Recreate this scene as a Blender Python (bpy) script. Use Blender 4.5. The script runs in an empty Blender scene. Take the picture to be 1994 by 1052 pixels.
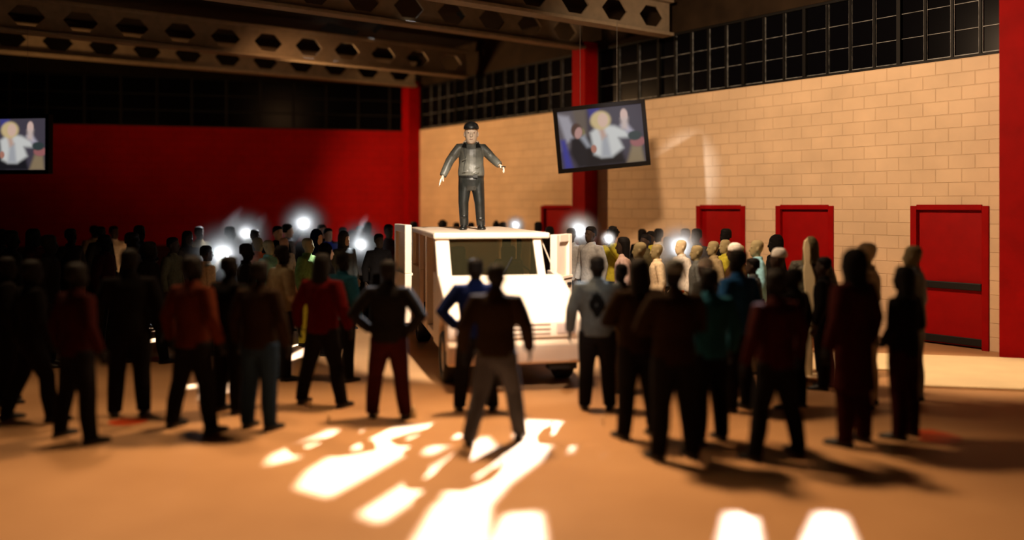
import bpy, bmesh, math, random
from math import sin, cos, pi, radians, sqrt, atan2
from mathutils import Vector, Matrix
from mathutils.geometry import delaunay_2d_cdt
from mathutils.bvhtree import BVHTree

random.seed(7)
scn = bpy.context.scene
C = scn.collection

# ------------------------------------------------------------------ camera
F = 1727.0            # focal length in pixels of the 1994 px wide frame
EYE = 2.35
HY = 401.0            # horizon row
cam = bpy.data.cameras.new('camera')
cam.sensor_width = 36.0
cam.lens = F / 1994 * 36.0
cam.shift_y = -(526 - HY) / 1994
cam.clip_end = 200
cam.dof.use_dof = True
cam.dof.focus_distance = 15.3
cam.dof.aperture_fstop = cam.lens / 1000 / 0.16
cam.dof.aperture_blades = 0
camo = bpy.data.objects.new('camera', cam)
camo.location = (0, 0, EYE)
camo.rotation_euler = (pi / 2, 0, 0)
C.objects.link(camo)
scn.camera = camo

scn.view_settings.view_transform = 'Standard'
scn.view_settings.look = 'None'
scn.view_settings.gamma = 1
scn.view_settings.exposure = 0.0
scn.view_settings.use_curve_mapping = False
try:
    scn.cycles.use_denoising = True
    scn.cycles.max_bounces = 6
    scn.cycles.volume_bounces = 0
    scn.cycles.sample_clamp_indirect = 4
    scn.cycles.caustics_reflective = False
    scn.cycles.caustics_refractive = False
except Exception:
    pass

# ------------------------------------------------------------------ world
wd = bpy.data.worlds.new('night')
scn.world = wd
wd.use_nodes = True
wd.node_tree.nodes['Background'].inputs[0].default_value = (0.55, 0.35, 0.22, 1)
wd.node_tree.nodes['Background'].inputs[1].default_value = 0.006

# directions of the hall: b runs along the roof beams, t along the brick wall
CB, SB = 0.7997, 0.6004
def W(b, t, z=0.0):
    return Vector((CB * b - SB * t, SB * b + CB * t, z))
def px(u, y, z=0.0):
    """point at height z seen at pixel (u, y)"""
    d = (EYE - z) * F / (y - HY)
    return Vector(((u - 997) / F * d, d, z))
def pd(u, d, z=0.0):
    return Vector(((u - 997) / F * d, d, z))
WB = 14.75            # distance of the brick wall
def tw(u, b=WB):
    r = (u - 997) / F
    d = b / (CB * r + SB)
    return d * (CB - SB * r)

# ------------------------------------------------------------------ lights
def lamp(name, kind, loc, energy, color, aim=None, **k):
    l = bpy.data.lights.new(name, kind)
    l.energy = energy
    l.color = color
    for a, v in k.items():
        setattr(l, a, v)
    o = bpy.data.objects.new(name, l)
    o.location = loc
    if aim is not None:
        o.rotation_euler = (Vector(aim) - Vector(loc)).to_track_quat('-Z', 'Y').to_euler()
    C.objects.link(o)
    return o
WARM = (1.0, 0.60, 0.30)
# stage spot on the truck and the speaker
lamp('stage_spot', 'SPOT', (0.9, 6.9, 6.4), 8000, (1.0, 0.84, 0.66), (-0.40, 13.3, 1.3),
     spot_size=radians(31), spot_blend=0.35, shadow_soft_size=0.12)
lamp('truck_nose_fill', 'SPOT', (0.6, 5.5, 6.2), 1300, (1.0, 0.80, 0.64), (0.25, 11.3, 0.55),
     spot_size=radians(17), spot_blend=0.5, shadow_soft_size=0.1)  # added fill to brighten the truck front, no such fixture
lamp('speaker_fill', 'SPOT', (0.2, 5.5, 5.9), 2200, (1.0, 0.86, 0.70), (-0.66, 14.3, 3.0),
     spot_size=radians(12), spot_blend=0.4, shadow_soft_size=0.1)  # unseen fill added to light the man's face
# warm hall lamps hung under the roof, with added fills among them
lamp('hall_lamp_far', 'SPOT', W(7.6, 22.0, 5.4), 1700, (1.0, 0.56, 0.25), W(14.7, 20.8, 2.4),
     spot_size=radians(105), spot_blend=0.6, shadow_soft_size=0.15)
lamp('hall_lamp_mid', 'SPOT', W(8.3, 9.0, 5.9), 1950, (1.0, 0.66, 0.40), W(14.7, 9.8, 2.6),
     spot_size=radians(125), spot_blend=0.7, shadow_soft_size=0.25)
lamp('wall_wash_cool', 'SPOT', W(9.0, 12.2, 5.6), 1500, (0.80, 0.88, 1.0), W(14.7, tw(1335), 3.0),
     spot_size=radians(20), spot_blend=1.0, shadow_soft_size=0.1)
lamp('hall_lamp_back', 'SPOT', (-5.2, 20.0, 5.8), 260, (1.0, 0.5, 0.22), (-6.5, 27.0, 3.2),
     spot_size=radians(100), spot_blend=0.9, shadow_soft_size=0.3)
lamp('beam_uplight', 'SPOT', W(4.0, 23.0, 4.0), 170, (1.0, 0.50, 0.18), W(5.0, 25.0, 6.3),
     spot_size=radians(140), spot_blend=0.9, shadow_soft_size=0.3)
lamp('slab_fill', 'SPOT', (7.4, 12.0, 6.4), 1300, (1.0, 0.70, 0.42), (6.4, 12.5, 0),
     spot_size=radians(34), spot_blend=0.6, shadow_soft_size=0.1)  # fill added above the slab to brighten it
lamp('hall_lamp_front', 'SPOT', (-0.6, 11.0, 6.7), 3200, (1.0, 0.62, 0.32), (-0.4, 6.6, 0),
     spot_size=radians(95), spot_blend=0.9, shadow_soft_size=0.35)
lamp('left_floor_fill', 'SPOT', (-5.6, 11.6, 6.7), 850, (1.0, 0.62, 0.32), (-4.6, 8.2, 0),
     spot_size=radians(100), spot_blend=0.9, shadow_soft_size=0.35)  # extra fill added to light the floor under the left crowd
# invented cold sun, unseen, throwing floor streaks through the ceiling slots
SUN_AZ = (0.30, 0.954)
SUN_EL = radians(43)
SD = Vector((SUN_AZ[0] * cos(SUN_EL), SUN_AZ[1] * cos(SUN_EL), sin(SUN_EL))).normalized()   # towards the light
sun = lamp('added_streak_sun', 'SUN', (0, 0, 30), 34, (0.93, 0.95, 1.0), None, angle=radians(0.7))
sun.rotation_euler = (-SD).to_track_quat('-Z', 'Y').to_euler()

# ------------------------------------------------------------------ materials
def nodes(m):
    m.use_nodes = True
    nt = m.node_tree
    return nt, nt.nodes['Principled BSDF']
MATS = {}
def mat(name, col, rough=0.7, spec=0.3, noise=0.0, nscale=8.0, bump=0.0, metal=0.0, emit=None, es=0.0):
    if name in MATS:
        return MATS[name]
    m = bpy.data.materials.new(name)
    nt, p = nodes(m)
    p.inputs['Base Color'].default_value = (*col, 1)
    p.inputs['Roughness'].default_value = rough
    p.inputs['Specular IOR Level'].default_value = spec
    p.inputs['Metallic'].default_value = metal
    if emit:
        p.inputs['Emission Color'].default_value = (*emit, 1)
        p.inputs['Emission Strength'].default_value = es
    if noise or bump:
        tc = nt.nodes.new('ShaderNodeTexCoord')
        n = nt.nodes.new('ShaderNodeTexNoise')
        n.inputs['Scale'].default_value = nscale
        n.inputs['Detail'].default_value = 4
        nt.links.new(tc.outputs['Object'], n.inputs['Vector'])
        if noise:
            r = nt.nodes.new('ShaderNodeMapRange')
            r.inputs[1].default_value = 0.3; r.inputs[2].default_value = 0.7
            r.inputs[3].default_value = 1 - noise; r.inputs[4].default_value = 1 + noise
            nt.links.new(n.outputs['Fac'], r.inputs[0])
            mx = nt.nodes.new('ShaderNodeVectorMath'); mx.operation = 'SCALE'
            mx.inputs[0].default_value = col
            nt.links.new(r.outputs[0], mx.inputs['Scale'])
            nt.links.new(mx.outputs[0], p.inputs['Base Color'])
        if bump:
            b = nt.nodes.new('ShaderNodeBump')
            b.inputs['Strength'].default_value = bump
            b.inputs['Distance'].default_value = 0.02
            nt.links.new(n.outputs['Fac'], b.inputs['Height'])
            nt.links.new(b.outputs[0], p.inputs['Normal'])
    MATS[name] = m
    return m

def brick_mat(name, col, mortar, rough=0.55, bw=0.44, rh=0.228, bump=0.5):
    m = bpy.data.materials.new(name)
    nt, p = nodes(m)
    uv = nt.nodes.new('ShaderNodeUVMap'); uv.uv_map = 'metres'
    br = nt.nodes.new('ShaderNodeTexBrick')
    br.inputs['Scale'].default_value = 1.0
    br.inputs['Brick Width'].default_value = bw
    br.inputs['Row Height'].default_value = rh
    br.inputs['Mortar Size'].default_value = 0.010
    br.inputs['Mortar Smooth'].default_value = 0.6
    br.inputs['Bias'].default_value = 0.0
    br.inputs['Color1'].default_value = (*col, 1)
    br.inputs['Color2'].default_value = (*[c * 0.93 for c in col], 1)
    br.inputs['Mortar'].default_value = (*mortar, 1)
    nt.links.new(uv.outputs[0], br.inputs['Vector'])
    n = nt.nodes.new('ShaderNodeTexNoise'); n.inputs['Scale'].default_value = 1.3; n.inputs['Detail'].default_value = 5
    nt.links.new(uv.outputs[0], n.inputs['Vector'])
    r = nt.nodes.new('ShaderNodeMapRange')
    r.inputs[1].default_value = 0.3; r.inputs[2].default_value = 0.7; r.inputs[3].default_value = 0.9; r.inputs[4].default_value = 1.06
    nt.links.new(n.outputs['Fac'], r.inputs[0])
    mx = nt.nodes.new('ShaderNodeVectorMath'); mx.operation = 'SCALE'
    nt.links.new(br.outputs['Color'], mx.inputs[0]); nt.links.new(r.outputs[0], mx.inputs['Scale'])
    nt.links.new(mx.outputs[0], p.inputs['Base Color'])
    inv = nt.nodes.new('ShaderNodeMath'); inv.operation = 'SUBTRACT'; inv.inputs[0].default_value = 1
    nt.links.new(br.outputs['Fac'], inv.inputs[1])
    b = nt.nodes.new('ShaderNodeBump'); b.inputs['Strength'].default_value = bump; b.inputs['Distance'].default_value = 0.03
    nt.links.new(inv.outputs[0], b.inputs['Height']); nt.links.new(b.outputs[0], p.inputs['Normal'])
    p.inputs['Roughness'].default_value = rough
    p.inputs['Specular IOR Level'].default_value = 0.3
    return m

M_brick = brick_mat('cream_painted_block', (0.76, 0.56, 0.36), (0.70, 0.505, 0.32), bump=0.6)
M_redbrick = brick_mat('red_painted_block', (0.30, 0.002, 0.002), (0.20, 0.002, 0.002), bump=0.4, rough=0.8)
M_redbrick.node_tree.nodes['Principled BSDF'].inputs['Specular IOR Level'].default_value = 0.1
M_redpaint = mat('red_paint', (0.28, 0.001, 0.001), 0.7, 0.10, noise=0.12, nscale=3, bump=0.15)
M_door = mat('red_door_paint', (0.30, 0.001, 0.001), 0.55, 0.15, noise=0.08, nscale=4)
M_black = mat('black_paint', (0.008, 0.007, 0.006), 0.5, 0.3)
M_dark = mat('dark_fascia', (0.020, 0.012, 0.006), 0.8, 0.1, noise=0.3, nscale=2)
M_roof = mat('dark_roof_boards', (0.012, 0.009, 0.007), 0.9, 0.1, noise=0.3, nscale=2)
M_beam = mat('beam_paint', (0.22, 0.175, 0.12), 0.75, 0.25, noise=0.12, nscale=6, bump=0.2)
M_glass = mat('night_window_glass', (0.002, 0.002, 0.003), 0.25, 0.03)
M_muntin = mat('worn_silver_muntin', (0.17, 0.18, 0.18), 0.45, 0.5, noise=0.7, nscale=9)
M_frame = mat('black_window_frame', (0.004, 0.0035, 0.003), 0.6, 0.2)
M_slab = mat('cream_slab', (0.80, 0.63, 0.38), 0.6, 0.3, noise=0.06, nscale=2)
M_slabedge = mat('orange_edge', (0.75, 0.38, 0.08), 0.6, 0.3)
M_body = mat('cream_truck_paint', (0.82, 0.66, 0.52), 0.45, 0.4, noise=0.05, nscale=3, bump=0.06)
M_rub = mat('black_rubber', (0.012, 0.011, 0.010), 0.6, 0.3)
M_wire = mat('dark_wire', (0.05, 0.04, 0.03), 0.5, 0.5)

def floor_mat():
    m = bpy.data.materials.new('tan_floor')
    nt, p = nodes(m)
    tc = nt.nodes.new('ShaderNodeTexCoord')
    n = nt.nodes.new('ShaderNodeTexNoise'); n.inputs['Scale'].default_value = 0.7; n.inputs['Detail'].default_value = 6
    n2 = nt.nodes.new('ShaderNodeTexNoise'); n2.inputs['Scale'].default_value = 45; n2.inputs['Detail'].default_value = 3
    nt.links.new(tc.outputs['Object'], n.inputs['Vector']); nt.links.new(tc.outputs['Object'], n2.inputs['Vector'])
    cr = nt.nodes.new('ShaderNodeValToRGB')
    cr.color_ramp.elements[0].position = 0.3; cr.color_ramp.elements[0].color = (0.44, 0.235, 0.105, 1)
    cr.color_ramp.elements[1].position = 0.7; cr.color_ramp.elements[1].color = (0.56, 0.315, 0.15, 1)
    nt.links.new(n.outputs['Fac'], cr.inputs[0]); nt.links.new(cr.outputs[0], p.inputs['Base Color'])
    b = nt.nodes.new('ShaderNodeBump'); b.inputs['Strength'].default_value = 0.12; b.inputs['Distance'].default_value = 0.01
    nt.links.new(n2.outputs['Fac'], b.inputs['Height']); nt.links.new(b.outputs[0], p.inputs['Normal'])
    p.inputs['Roughness'].default_value = 0.55
    p.inputs['Specular IOR Level'].default_value = 0.25
    return m
M_floor = floor_mat()

# ------------------------------------------------------------------ helpers
def tag(o, label=None, cat=None, group=None, kind=None):
    if label: o['label'] = label
    if cat: o['category'] = cat
    if group: o['group'] = group
    if kind: o['kind'] = kind
    return o
def empty(name, loc=(0, 0, 0), rz=0.0, sc=1.0):
    o = bpy.data.objects.new(name, None)
    o.empty_display_size = 0.2
    o.location = loc; o.rotation_euler = (0, 0, rz); o.scale = (sc, sc, sc)
    C.objects.link(o)
    return o
def obj(name, bm, m, parent=None, smooth=False, bevel=0.0):
    me = bpy.data.meshes.new(name)
    bmesh.ops.recalc_face_normals(bm, faces=bm.faces[:])
    bm.to_mesh(me); bm.free()
    if isinstance(m, (list, tuple)):
        for x in m: me.materials.append(x)
    else:
        me.materials.append(m)
    if smooth:
        for p in me.polygons: p.use_smooth = True
    o = bpy.data.objects.new(name, me)
    C.objects.link(o)
    if parent: o.parent = parent
    if bevel:
        b = o.modifiers.new('bevel', 'BEVEL'); b.width = bevel; b.segments = 2; b.limit_method = 'ANGLE'
    return o
def struct(name, bm, m, parent=None, **k):
    o = obj(name, bm, m, parent, **k)
    if parent is None: o['kind'] = 'structure'
    return o
def box8(bm, pts):
    """pts: 4 bottom + 4 top corners, both in the same order"""
    v = [bm.verts.new(p) for p in pts]
    for f in ((0, 1, 2, 3), (7, 6, 5, 4), (0, 4, 5, 1), (1, 5, 6, 2), (2, 6, 7, 3), (3, 7, 4, 0)):
        bm.faces.new([v[i] for i in f])
def box(bm, x0, x1, y0, y1, z0, z1):
    box8(bm, [(x0, y0, z0), (x1, y0, z0), (x1, y1, z0), (x0, y1, z0), (x0, y0, z1), (x1, y0, z1), (x1, y1, z1), (x0, y1, z1)])
def wbox(bm, b0, b1, t0, t1, z0, z1):
    box8(bm, [W(b0, t0, z0), W(b1, t0, z0), W(b1, t1, z0), W(b0, t1, z0), W(b0, t0, z1), W(b1, t0, z1), W(b1, t1, z1), W(b0, t1, z1)])
def prism(bm, pts, axis_vec):
    """closed polygon (list of Vector) extruded by axis_vec"""
    a = [bm.verts.new(p) for p in pts]; b = [bm.verts.new(Vector(p) + axis_vec) for p in pts]
    n = len(pts)
    bm.faces.new(a); bm.faces.new(b[::-1])
    for i in range(n):
        bm.faces.new([a[i], a[(i + 1) % n], b[(i + 1) % n], b[i]])
def tube(bm, pts, rad, n=12, ry=None):
    """round tube through pts; rad: number or list; ry: optional list for the second radius"""
    pts = [Vector(p) for p in pts]
    if not isinstance(rad, (list, tuple)): rad = [rad] * len(pts)
    if ry is None: ry = rad
    rings = []
    ref = None
    for i, p in enumerate(pts):
        a = pts[max(i - 1, 0)]; c = pts[min(i + 1, len(pts) - 1)]
        t = (c - a).normalized()
        if ref is None:
            ref = Vector((1, 0, 0)) if abs(t.x) < 0.8 else Vector((0, 1, 0))
        s = (ref - t * ref.dot(t)).normalized(); ref = s
        q = t.cross(s)
        rings.append([bm.verts.new(p + s * (cos(2 * pi * k / n) * rad[i]) + q * (sin(2 * pi * k / n) * ry[i])) for k in range(n)])
    for i in range(len(rings) - 1):
        for k in range(n):
            bm.faces.new([rings[i][k], rings[i][(k + 1) % n], rings[i + 1][(k + 1) % n], rings[i + 1][k]])
    bm.faces.new(rings[0][::-1]); bm.faces.new(rings[-1])
def stack(bm, secs, n=20):
    """horizontal elliptic sections: (z, cx, cy, rx, ry)"""
    rings = []
    for (z, cx, cy, rx, ry) in secs:
        rings.append([bm.verts.new((cx + rx * cos(2 * pi * k / n), cy + ry * sin(2 * pi * k / n), z)) for k in range(n)])
    for i in range(len(rings) - 1):
        for k in range(n):
            bm.faces.new([rings[i][k], rings[i][(k + 1) % n], rings[i + 1][(k + 1) % n], rings[i + 1][k]])
    bm.faces.new(rings[0][::-1]); bm.faces.new(rings[-1])
def ball(bm, c, rx, ry=None, rz=None, u=14, v=10):
    ry = ry or rx; rz = rz or rx
    m = Matrix.Translation(c) @ Matrix.Diagonal((rx, ry, rz, 1))
    bmesh.ops.create_uvsphere(bm, u_segments=u, v_segments=v, radius=1, matrix=m)
def set_uv(o, fn):
    me = o.data
    uv = me.uv_layers.new(name='metres')
    for l in me.loops:
        uv.data[l.index].uv = fn(me.vertices[l.vertex_index].co)

# ------------------------------------------------------------------ floor and ceiling
bm = bmesh.new()
box(bm, -26, 22, -4, 40, -0.2, 0.0)
struct('floor', bm, M_floor)

CZ = 7.15
def to_roof(p):
    k = CZ / SD.z
    return (p[0] + SD.x * k, p[1] + SD.y * k)
# floor streak outlines; made-up slots in the unseen ceiling are cut to throw them
patches_px = [
    [(645, 836), (668, 842), (572, 894), (520, 906), (528, 888)],
    [(694, 838), (712, 842), (640, 880), (628, 874)],
    [(722, 840), (872, 822), (862, 842), (700, 935), (640, 968), (578, 950), (600, 918)],
    [(912, 832), (922, 840), (838, 886), (822, 880)],
    [(945, 850), (962, 870), (860, 935), (740, 1018), (700, 1002), (806, 932)],
    [(975, 868), (1004, 872), (935, 925), (868, 972), (862, 950), (905, 915)],
    [(1010, 818), (1095, 822), (1085, 850), (1048, 898), (990, 940), (950, 985), (945, 1062), (800, 1070), (848, 986), (930, 930), (1000, 880)],
    [(1120, 838), (1130, 848), (1108, 882), (1094, 876)],
    [(1186, 884), (1202, 888), (1196, 918), (1172, 916)],
    [(985, 1004), (1050, 1000), (1058, 1064), (955, 1068)],
    [(1415, 1000), (1470, 1004), (1478, 1075), (1402, 1075)],
    [(1592, 1000), (1640, 1004), (1668, 1075), (1560, 1075)],
    # among the left crowd
    [(226, 628), (342, 612), (342, 622), (226, 638)],
    [(226, 642), (342, 628), (342, 640), (226, 656)],
    [(240, 668), (330, 655), (328, 662), (238, 676)],
    [(372, 640), (392, 634), (390, 664), (372, 668)],
    [(562, 694), (606, 672), (606, 688), (562, 704)],
    [(565, 676), (600, 660), (600, 668), (570, 682)],
    [(398, 722), (440, 716), (442, 734), (398, 740)],
    [(396, 752), (446, 746), (446, 778), (392, 786)],
    [(455, 742), (480, 738), (480, 770), (455, 776)],
    [(486, 700), (516, 696), (514, 718), (486, 722)],
    [(358, 742), (384, 740), (382, 756), (356, 758)],
    [(1788, 733), (1812, 730), (1812, 744), (1788, 750)],
]
holes = []
for poly in patches_px:
    holes.append([to_roof(px(u, y)) for (u, y) in poly])
outer = [(-26, -4), (22, -4), (22, 42), (-26, 42)]
vs, es = [], []
def add_loop(lp):
    s = len(vs)
    vs.extend([Vector(p) for p in lp])
    es.extend([(s + i, s + (i + 1) % len(lp)) for i in range(len(lp))])
add_loop(outer)
for h in holes: add_loop(h)
ov, oe, of, *_ = delaunay_2d_cdt(vs, es, [], 0, 1e-6)
def inside(p, poly):
    r = False
    n = len(poly)
    for i in range(n):
        a, b = poly[i], poly[(i + 1) % n]
        if (a[1] > p[1]) != (b[1] > p[1]) and p[0] < (b[0] - a[0]) * (p[1] - a[1]) / (b[1] - a[1]) + a[0]:
            r = not r
    return r
bm = bmesh.new()
V0 = [bm.verts.new((v.x, v.y, CZ)) for v in ov]
keep = []
for f in of:
    c = sum((ov[i] for i in f), Vector((0, 0))) / len(f)
    if any(inside(c, h) for h in holes): continue
    try: keep.append(bm.faces.new([V0[i] for i in f]))
    except ValueError: pass
loose = [v for v in bm.verts if not v.link_faces]
bmesh.ops.delete(bm, geom=loose, context='VERTS')
struct('ceiling', bm, M_roof)

# ------------------------------------------------------------------ right wall
T_END = 24.6
T_NEAR = 3.0
ZW = 4.79
DOORS = [(1055, 1117), (1358, 1450), (1513, 1622), (1776, 1924)]
dts = [(tw(b_), tw(a_)) for a_, b_ in DOORS]     # (near t, far t)
dts.sort()
DH = 2.35
bm = bmesh.new()
t = T_NEAR
for (a_, b_) in dts:
    wbox(bm, WB, WB + 0.3, t, a_, 0, DH)
    t = b_
wbox(bm, WB, WB + 0.3, t, T_END + 0.4, 0, DH)
wbox(bm, WB, WB + 0.3, T_NEAR, T_END + 0.4, DH, ZW)
w = struct('wall_right', bm, M_brick)
set_uv(w, lambda c: (-SB * c.x + CB * c.y, c.z))
bm = bmesh.new()
wbox(bm, WB, WB + 0.3, T_NEAR, T_END + 0.4, 6.2, CZ)
struct('trim_fascia', bm, M_dark)
bm = bmesh.new()
wbox(bm, WB + 0.16, WB + 0.3, T_NEAR, T_END + 0.4, 0, DH + 0.02)
struct('trim_door_backing', bm, M_black)

for i, (a_, b_) in enumerate(dts):
    root = empty('door_%d' % (i + 1), W(WB, (a_ + b_) / 2, 0)); root['kind'] = 'structure'
    mi = Matrix.Translation(-root.location)
    def part(name, bm, m, p=root, **k):
        bm.transform(mi); return obj(name, bm, m, p, **k)
    bm = bmesh.new()
    wbox(bm, WB - 0.03, WB + 0.14, a_ - 0.02, a_ + 0.09, 0, DH)
    wbox(bm, WB - 0.03, WB + 0.14, b_ - 0.09, b_ + 0.02, 0, DH)
    wbox(bm, WB - 0.03, WB + 0.14, a_ + 0.09, b_ - 0.09, DH - 0.07, DH + 0.02)
    part('door_frame', bm, M_redpaint, bevel=0.008)
    bm = bmesh.new()
    wbox(bm, WB + 0.06, WB + 0.11, a_ + 0.09, b_ - 0.09, 0.03, DH - 0.07)
    part('door_leaf', bm, M_door)
    bm = bmesh.new()
    wbox(bm, WB - 0.02, WB + 0.03, a_ + 0.10, b_ - 0.13, 0.96, 1.08)
    wbox(bm, WB + 0.02, WB + 0.07, a_ + 0.12, a_ + 0.2, 0.98, 1.06)
    wbox(bm, WB + 0.02, WB + 0.07, b_ - 0.24, b_ - 0.16, 0.98, 1.06)
    part('push_bar', bm, M_black, bevel=0.01)
    bm = bmesh.new()
    wbox(bm, WB + 0.03, WB + 0.062, a_ + 0.10, b_ - 0.10, 0.05, 0.17)
    part('kick_plate', bm, M_black, bevel=0.006)

# clerestory windows of the right wall
thick = [tw(u) for u in (1964, 1747.7, 1564, 1445.2, 1280, 1176)]
def wall_windows(segs, idx0):
    """segs: list of (t0, t1, panes)"""
    for k, (t0, t1, n) in enumerate(segs):
        root = empty('window_%d' % (idx0 + k), W(WB, (t0 + t1) / 2, ZW)); root['kind'] = 'structure'
        mi = Matrix.Translation(-root.location)
        z0, z1 = ZW, 6.2
        bm = bmesh.new()
        wbox(bm, WB + 0.10, WB + 0.12, t0, t1, z0, z1); bm.transform(mi)
        obj('window_glass', bm, M_glass, root)
        bm = bmesh.new(); fw = 0.035
        wbox(bm, WB + 0.02, WB + 0.14, t0, t0 + fw, z0, z1); wbox(bm, WB + 0.02, WB + 0.14, t1 - fw, t1, z0, z1)
        wbox(bm, WB + 0.02, WB + 0.14, t0 + fw, t1 - fw, z0, z0 + 0.05); wbox(bm, WB + 0.02, WB + 0.14, t0 + fw, t1 - fw, z1 - 0.05, z1)
        for j in range(1, n):
            tt = t0 + (t1 - t0) * j / n
            wbox(bm, WB + 0.05, WB + 0.13, tt - 0.02, tt + 0.02, z0 + 0.05, z1 - 0.05)
        bm.transform(mi)
        obj('window_frame', bm, M_frame, root)
        bm = bmesh.new()
        rows = 3
        for j in range(n):
            p0 = t0 + (t1 - t0) * j / n + 0.03; p1 = t0 + (t1 - t0) * (j + 1) / n - 0.03
            for r in range(rows):
                q0 = z0 + 0.05 + (z1 - z0 - 0.1) * r / rows; q1 = z0 + 0.05 + (z1 - z0 - 0.1) * (r + 1) / rows
                wd_ = 0.0045
                if r == 0: wbox(bm, WB + 0.07, WB + 0.10, p0, p1, q0, q0 + 0.022)
                else: wbox(bm, WB + 0.07, WB + 0.10, p0, p1, q0 - 0.005, q0 + 0.005)
                wbox(bm, WB + 0.07, WB + 0.10, p0, p0 + wd_, q0, q1)
                wbox(bm, WB + 0.07, WB + 0.10, p1 - wd_, p1, q0, q1)
        bm.transform(mi)
        obj('muntin_bars', bm, M_muntin, root)
segs = [(tw(1964), tw(1747.7), 4), (tw(1747.7), tw(1564), 4), (tw(1564), tw(1445.2), 3), (tw(1445.2), tw(1280), 5), (tw(1280), 16.15, 3)]
wall_windows(segs, 1)
far = [(16.6 + (24.55 - 16.6) * k / 4, 16.6 + (24.55 - 16.6) * (k + 1) / 4, 4) for k in range(4)]
wall_windows(far, 6)

# red columns in front of the wall
def column(name, t0, label):
    bm = bmesh.new()
    wbox(bm, WB - 0.42, WB - 0.001, t0, t0 + 0.48, 0, 6.35)
    o = struct(name, bm, M_redpaint, bevel=0.01)
    return o
column('trim_column_near', 6.0, '')
column('trim_column_middle', 16.14, '')
column('trim_column_corner', 24.57, '')

# ------------------------------------------------------------------ back wall
c0 = Vector((-2.93, 28.62, 0)); c1d = Vector((-10.23, -2.65, 0)).normalized(); nrm = Vector((c1d.y, -c1d.x, 0)) * -1
if nrm.y < 0: nrm = -nrm
def bwall(bm, s0, s1, z0, z1, o0, o1):
    a = c0 + c1d * s0; b = c0 + c1d * s1
    box8(bm, [a + nrm * o0 + Vector((0, 0, z0)), b + nrm * o0 + Vector((0, 0, z0)), b + nrm * o1 + Vector((0, 0, z0)), a + nrm * o1 + Vector((0, 0, z0)),
              a + nrm * o0 + Vector((0, 0, z1)), b + nrm * o0 + Vector((0, 0, z1)), b + nrm * o1 + Vector((0, 0, z1)), a + nrm * o1 + Vector((0, 0, z1))])
bm = bmesh.new(); bwall(bm, -0.6, 20, 0, 4.74, 0, 0.3)
w = struct('wall_back', bm, M_redbrick)
set_uv(w, lambda c: ((c - c0).dot(c1d), c.z))
bm = bmesh.new(); bwall(bm, 0, 20, 0, 1.17, -0.05, -0.001)  # dark strip standing in for the crowd's shadow on the wall foot
struct('trim_shade_band', bm, mat('red_painted_shade', (0.03, 0.002, 0.002), 0.6, 0.2))
bm = bmesh.new(); bwall(bm, -0.6, 20, 6.25, CZ, 0, 0.3)
struct('trim_back_fascia', bm, M_roof)
for k in range(5):
    s0, s1 = k * 4.0, k * 4.0 + 4.0
    root = empty('window_%d' % (10 + k), c0 + c1d * (s0 + 2) + Vector((0, 0, 4.74))); root['kind'] = 'structure'
    mi = Matrix.Translation(-root.location)
    bm = bmesh.new(); bwall(bm, s0, s1, 4.74, 6.25, 0.14, 0.16); bm.transform(mi)
    obj('window_glass', bm, M_glass, root)
    bm = bmesh.new()
    for j in range(5):
        bwall(bm, s0 + j - (0.03 if j else 0), s0 + j + 0.03, 4.74, 6.25, 0.06, 0.139)
    for z in (4.75, 5.22, 5.70, 6.2):
        bwall(bm, s0, s1, z, z + 0.03, 0.065, 0.135)
    bm.transform(mi)
    obj('window_frame', bm, M_frame, root)

# ------------------------------------------------------------------ castellated roof beams
def beam(e_end, e_start, zb, label):
    """e_*: (b, t) of the near lower edge"""
    P1 = W(*e_end); P0 = W(*e_start)
    L = (P1 - P0).length; ax = (P1 - P0).normalized(); side = Vector((-ax.y, ax.x, 0))
    def Q(s, o, z): return P0 + ax * s + side * o + Vector((0, 0, zb + z))
    root = empty('roof_beam', P1 + Vector((0, 0, zb)))
    mi = Matrix.Translation(-root.location)
    tag(root, label, 'roof beam', 'castellated beams under the roof')
    fwid, H, th = 0.34, 0.78, 0.05
    for nm, z0, z1 in (('bottom_flange', 0, 0.07), ('top_flange', H - 0.06, H)):
        bm = bmesh.new()
        box8(bm, [Q(0, 0, z0), Q(L, 0, z0), Q(L, fwid, z0), Q(0, fwid, z0), Q(0, 0, z1), Q(L, 0, z1), Q(L, fwid, z1), Q(0, fwid, z1)])
        bm.transform(mi)
        obj(nm, bm, M_beam, root, bevel=0.008)
    bm = bmesh.new()
    pitch = 1.07; n = int(L / pitch); off = L - n * pitch
    zc = 0.39; hz = 0.30
    def ring(pts2):
        A = [bm.verts.new(Q(s, fwid / 2 - th / 2, z)) for s, z in pts2]
        B = [bm.verts.new(Q(s, fwid / 2 + th / 2, z)) for s, z in pts2]
        bm.faces.new(A); bm.faces.new(B[::-1])
        return A, B
    hw, hh, hs = 0.36, 0.215, 0.17
    for k in range(-1, n):
        s0 = off + k * pitch; s1 = s0 + pitch; sc = (s0 + s1) / 2
        up = [(s0, zc), (sc - hw, zc), (sc - hs, zc + hh), (sc + hs, zc + hh), (sc + hw, zc), (s1, zc), (s1, zc + 0.34), (s0, zc + 0.34)]
        dn = [(s, 2 * zc - z) for s, z in up]
        for pts in (up, dn):
            A, B = ring(pts)
            for i in range(1, 4):
                bm.faces.new([A[i], A[i + 1], B[i + 1], B[i]])
    bm.transform(mi)
    obj('web_plate', bm, M_beam, root)
    return root
beam((14.33, 13.24), (-4, 13.42), 6.03, 'castellated roof beam nearest the camera, ending right of the middle red column')
beam((14.36, 16.13), (-4, 16.42), 6.17, 'castellated roof beam resting on top of the middle red column')
beam((14.33, 21.14), (-4, 21.50), 6.05, 'third castellated roof beam from the camera, ending before the far right windows')
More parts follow.
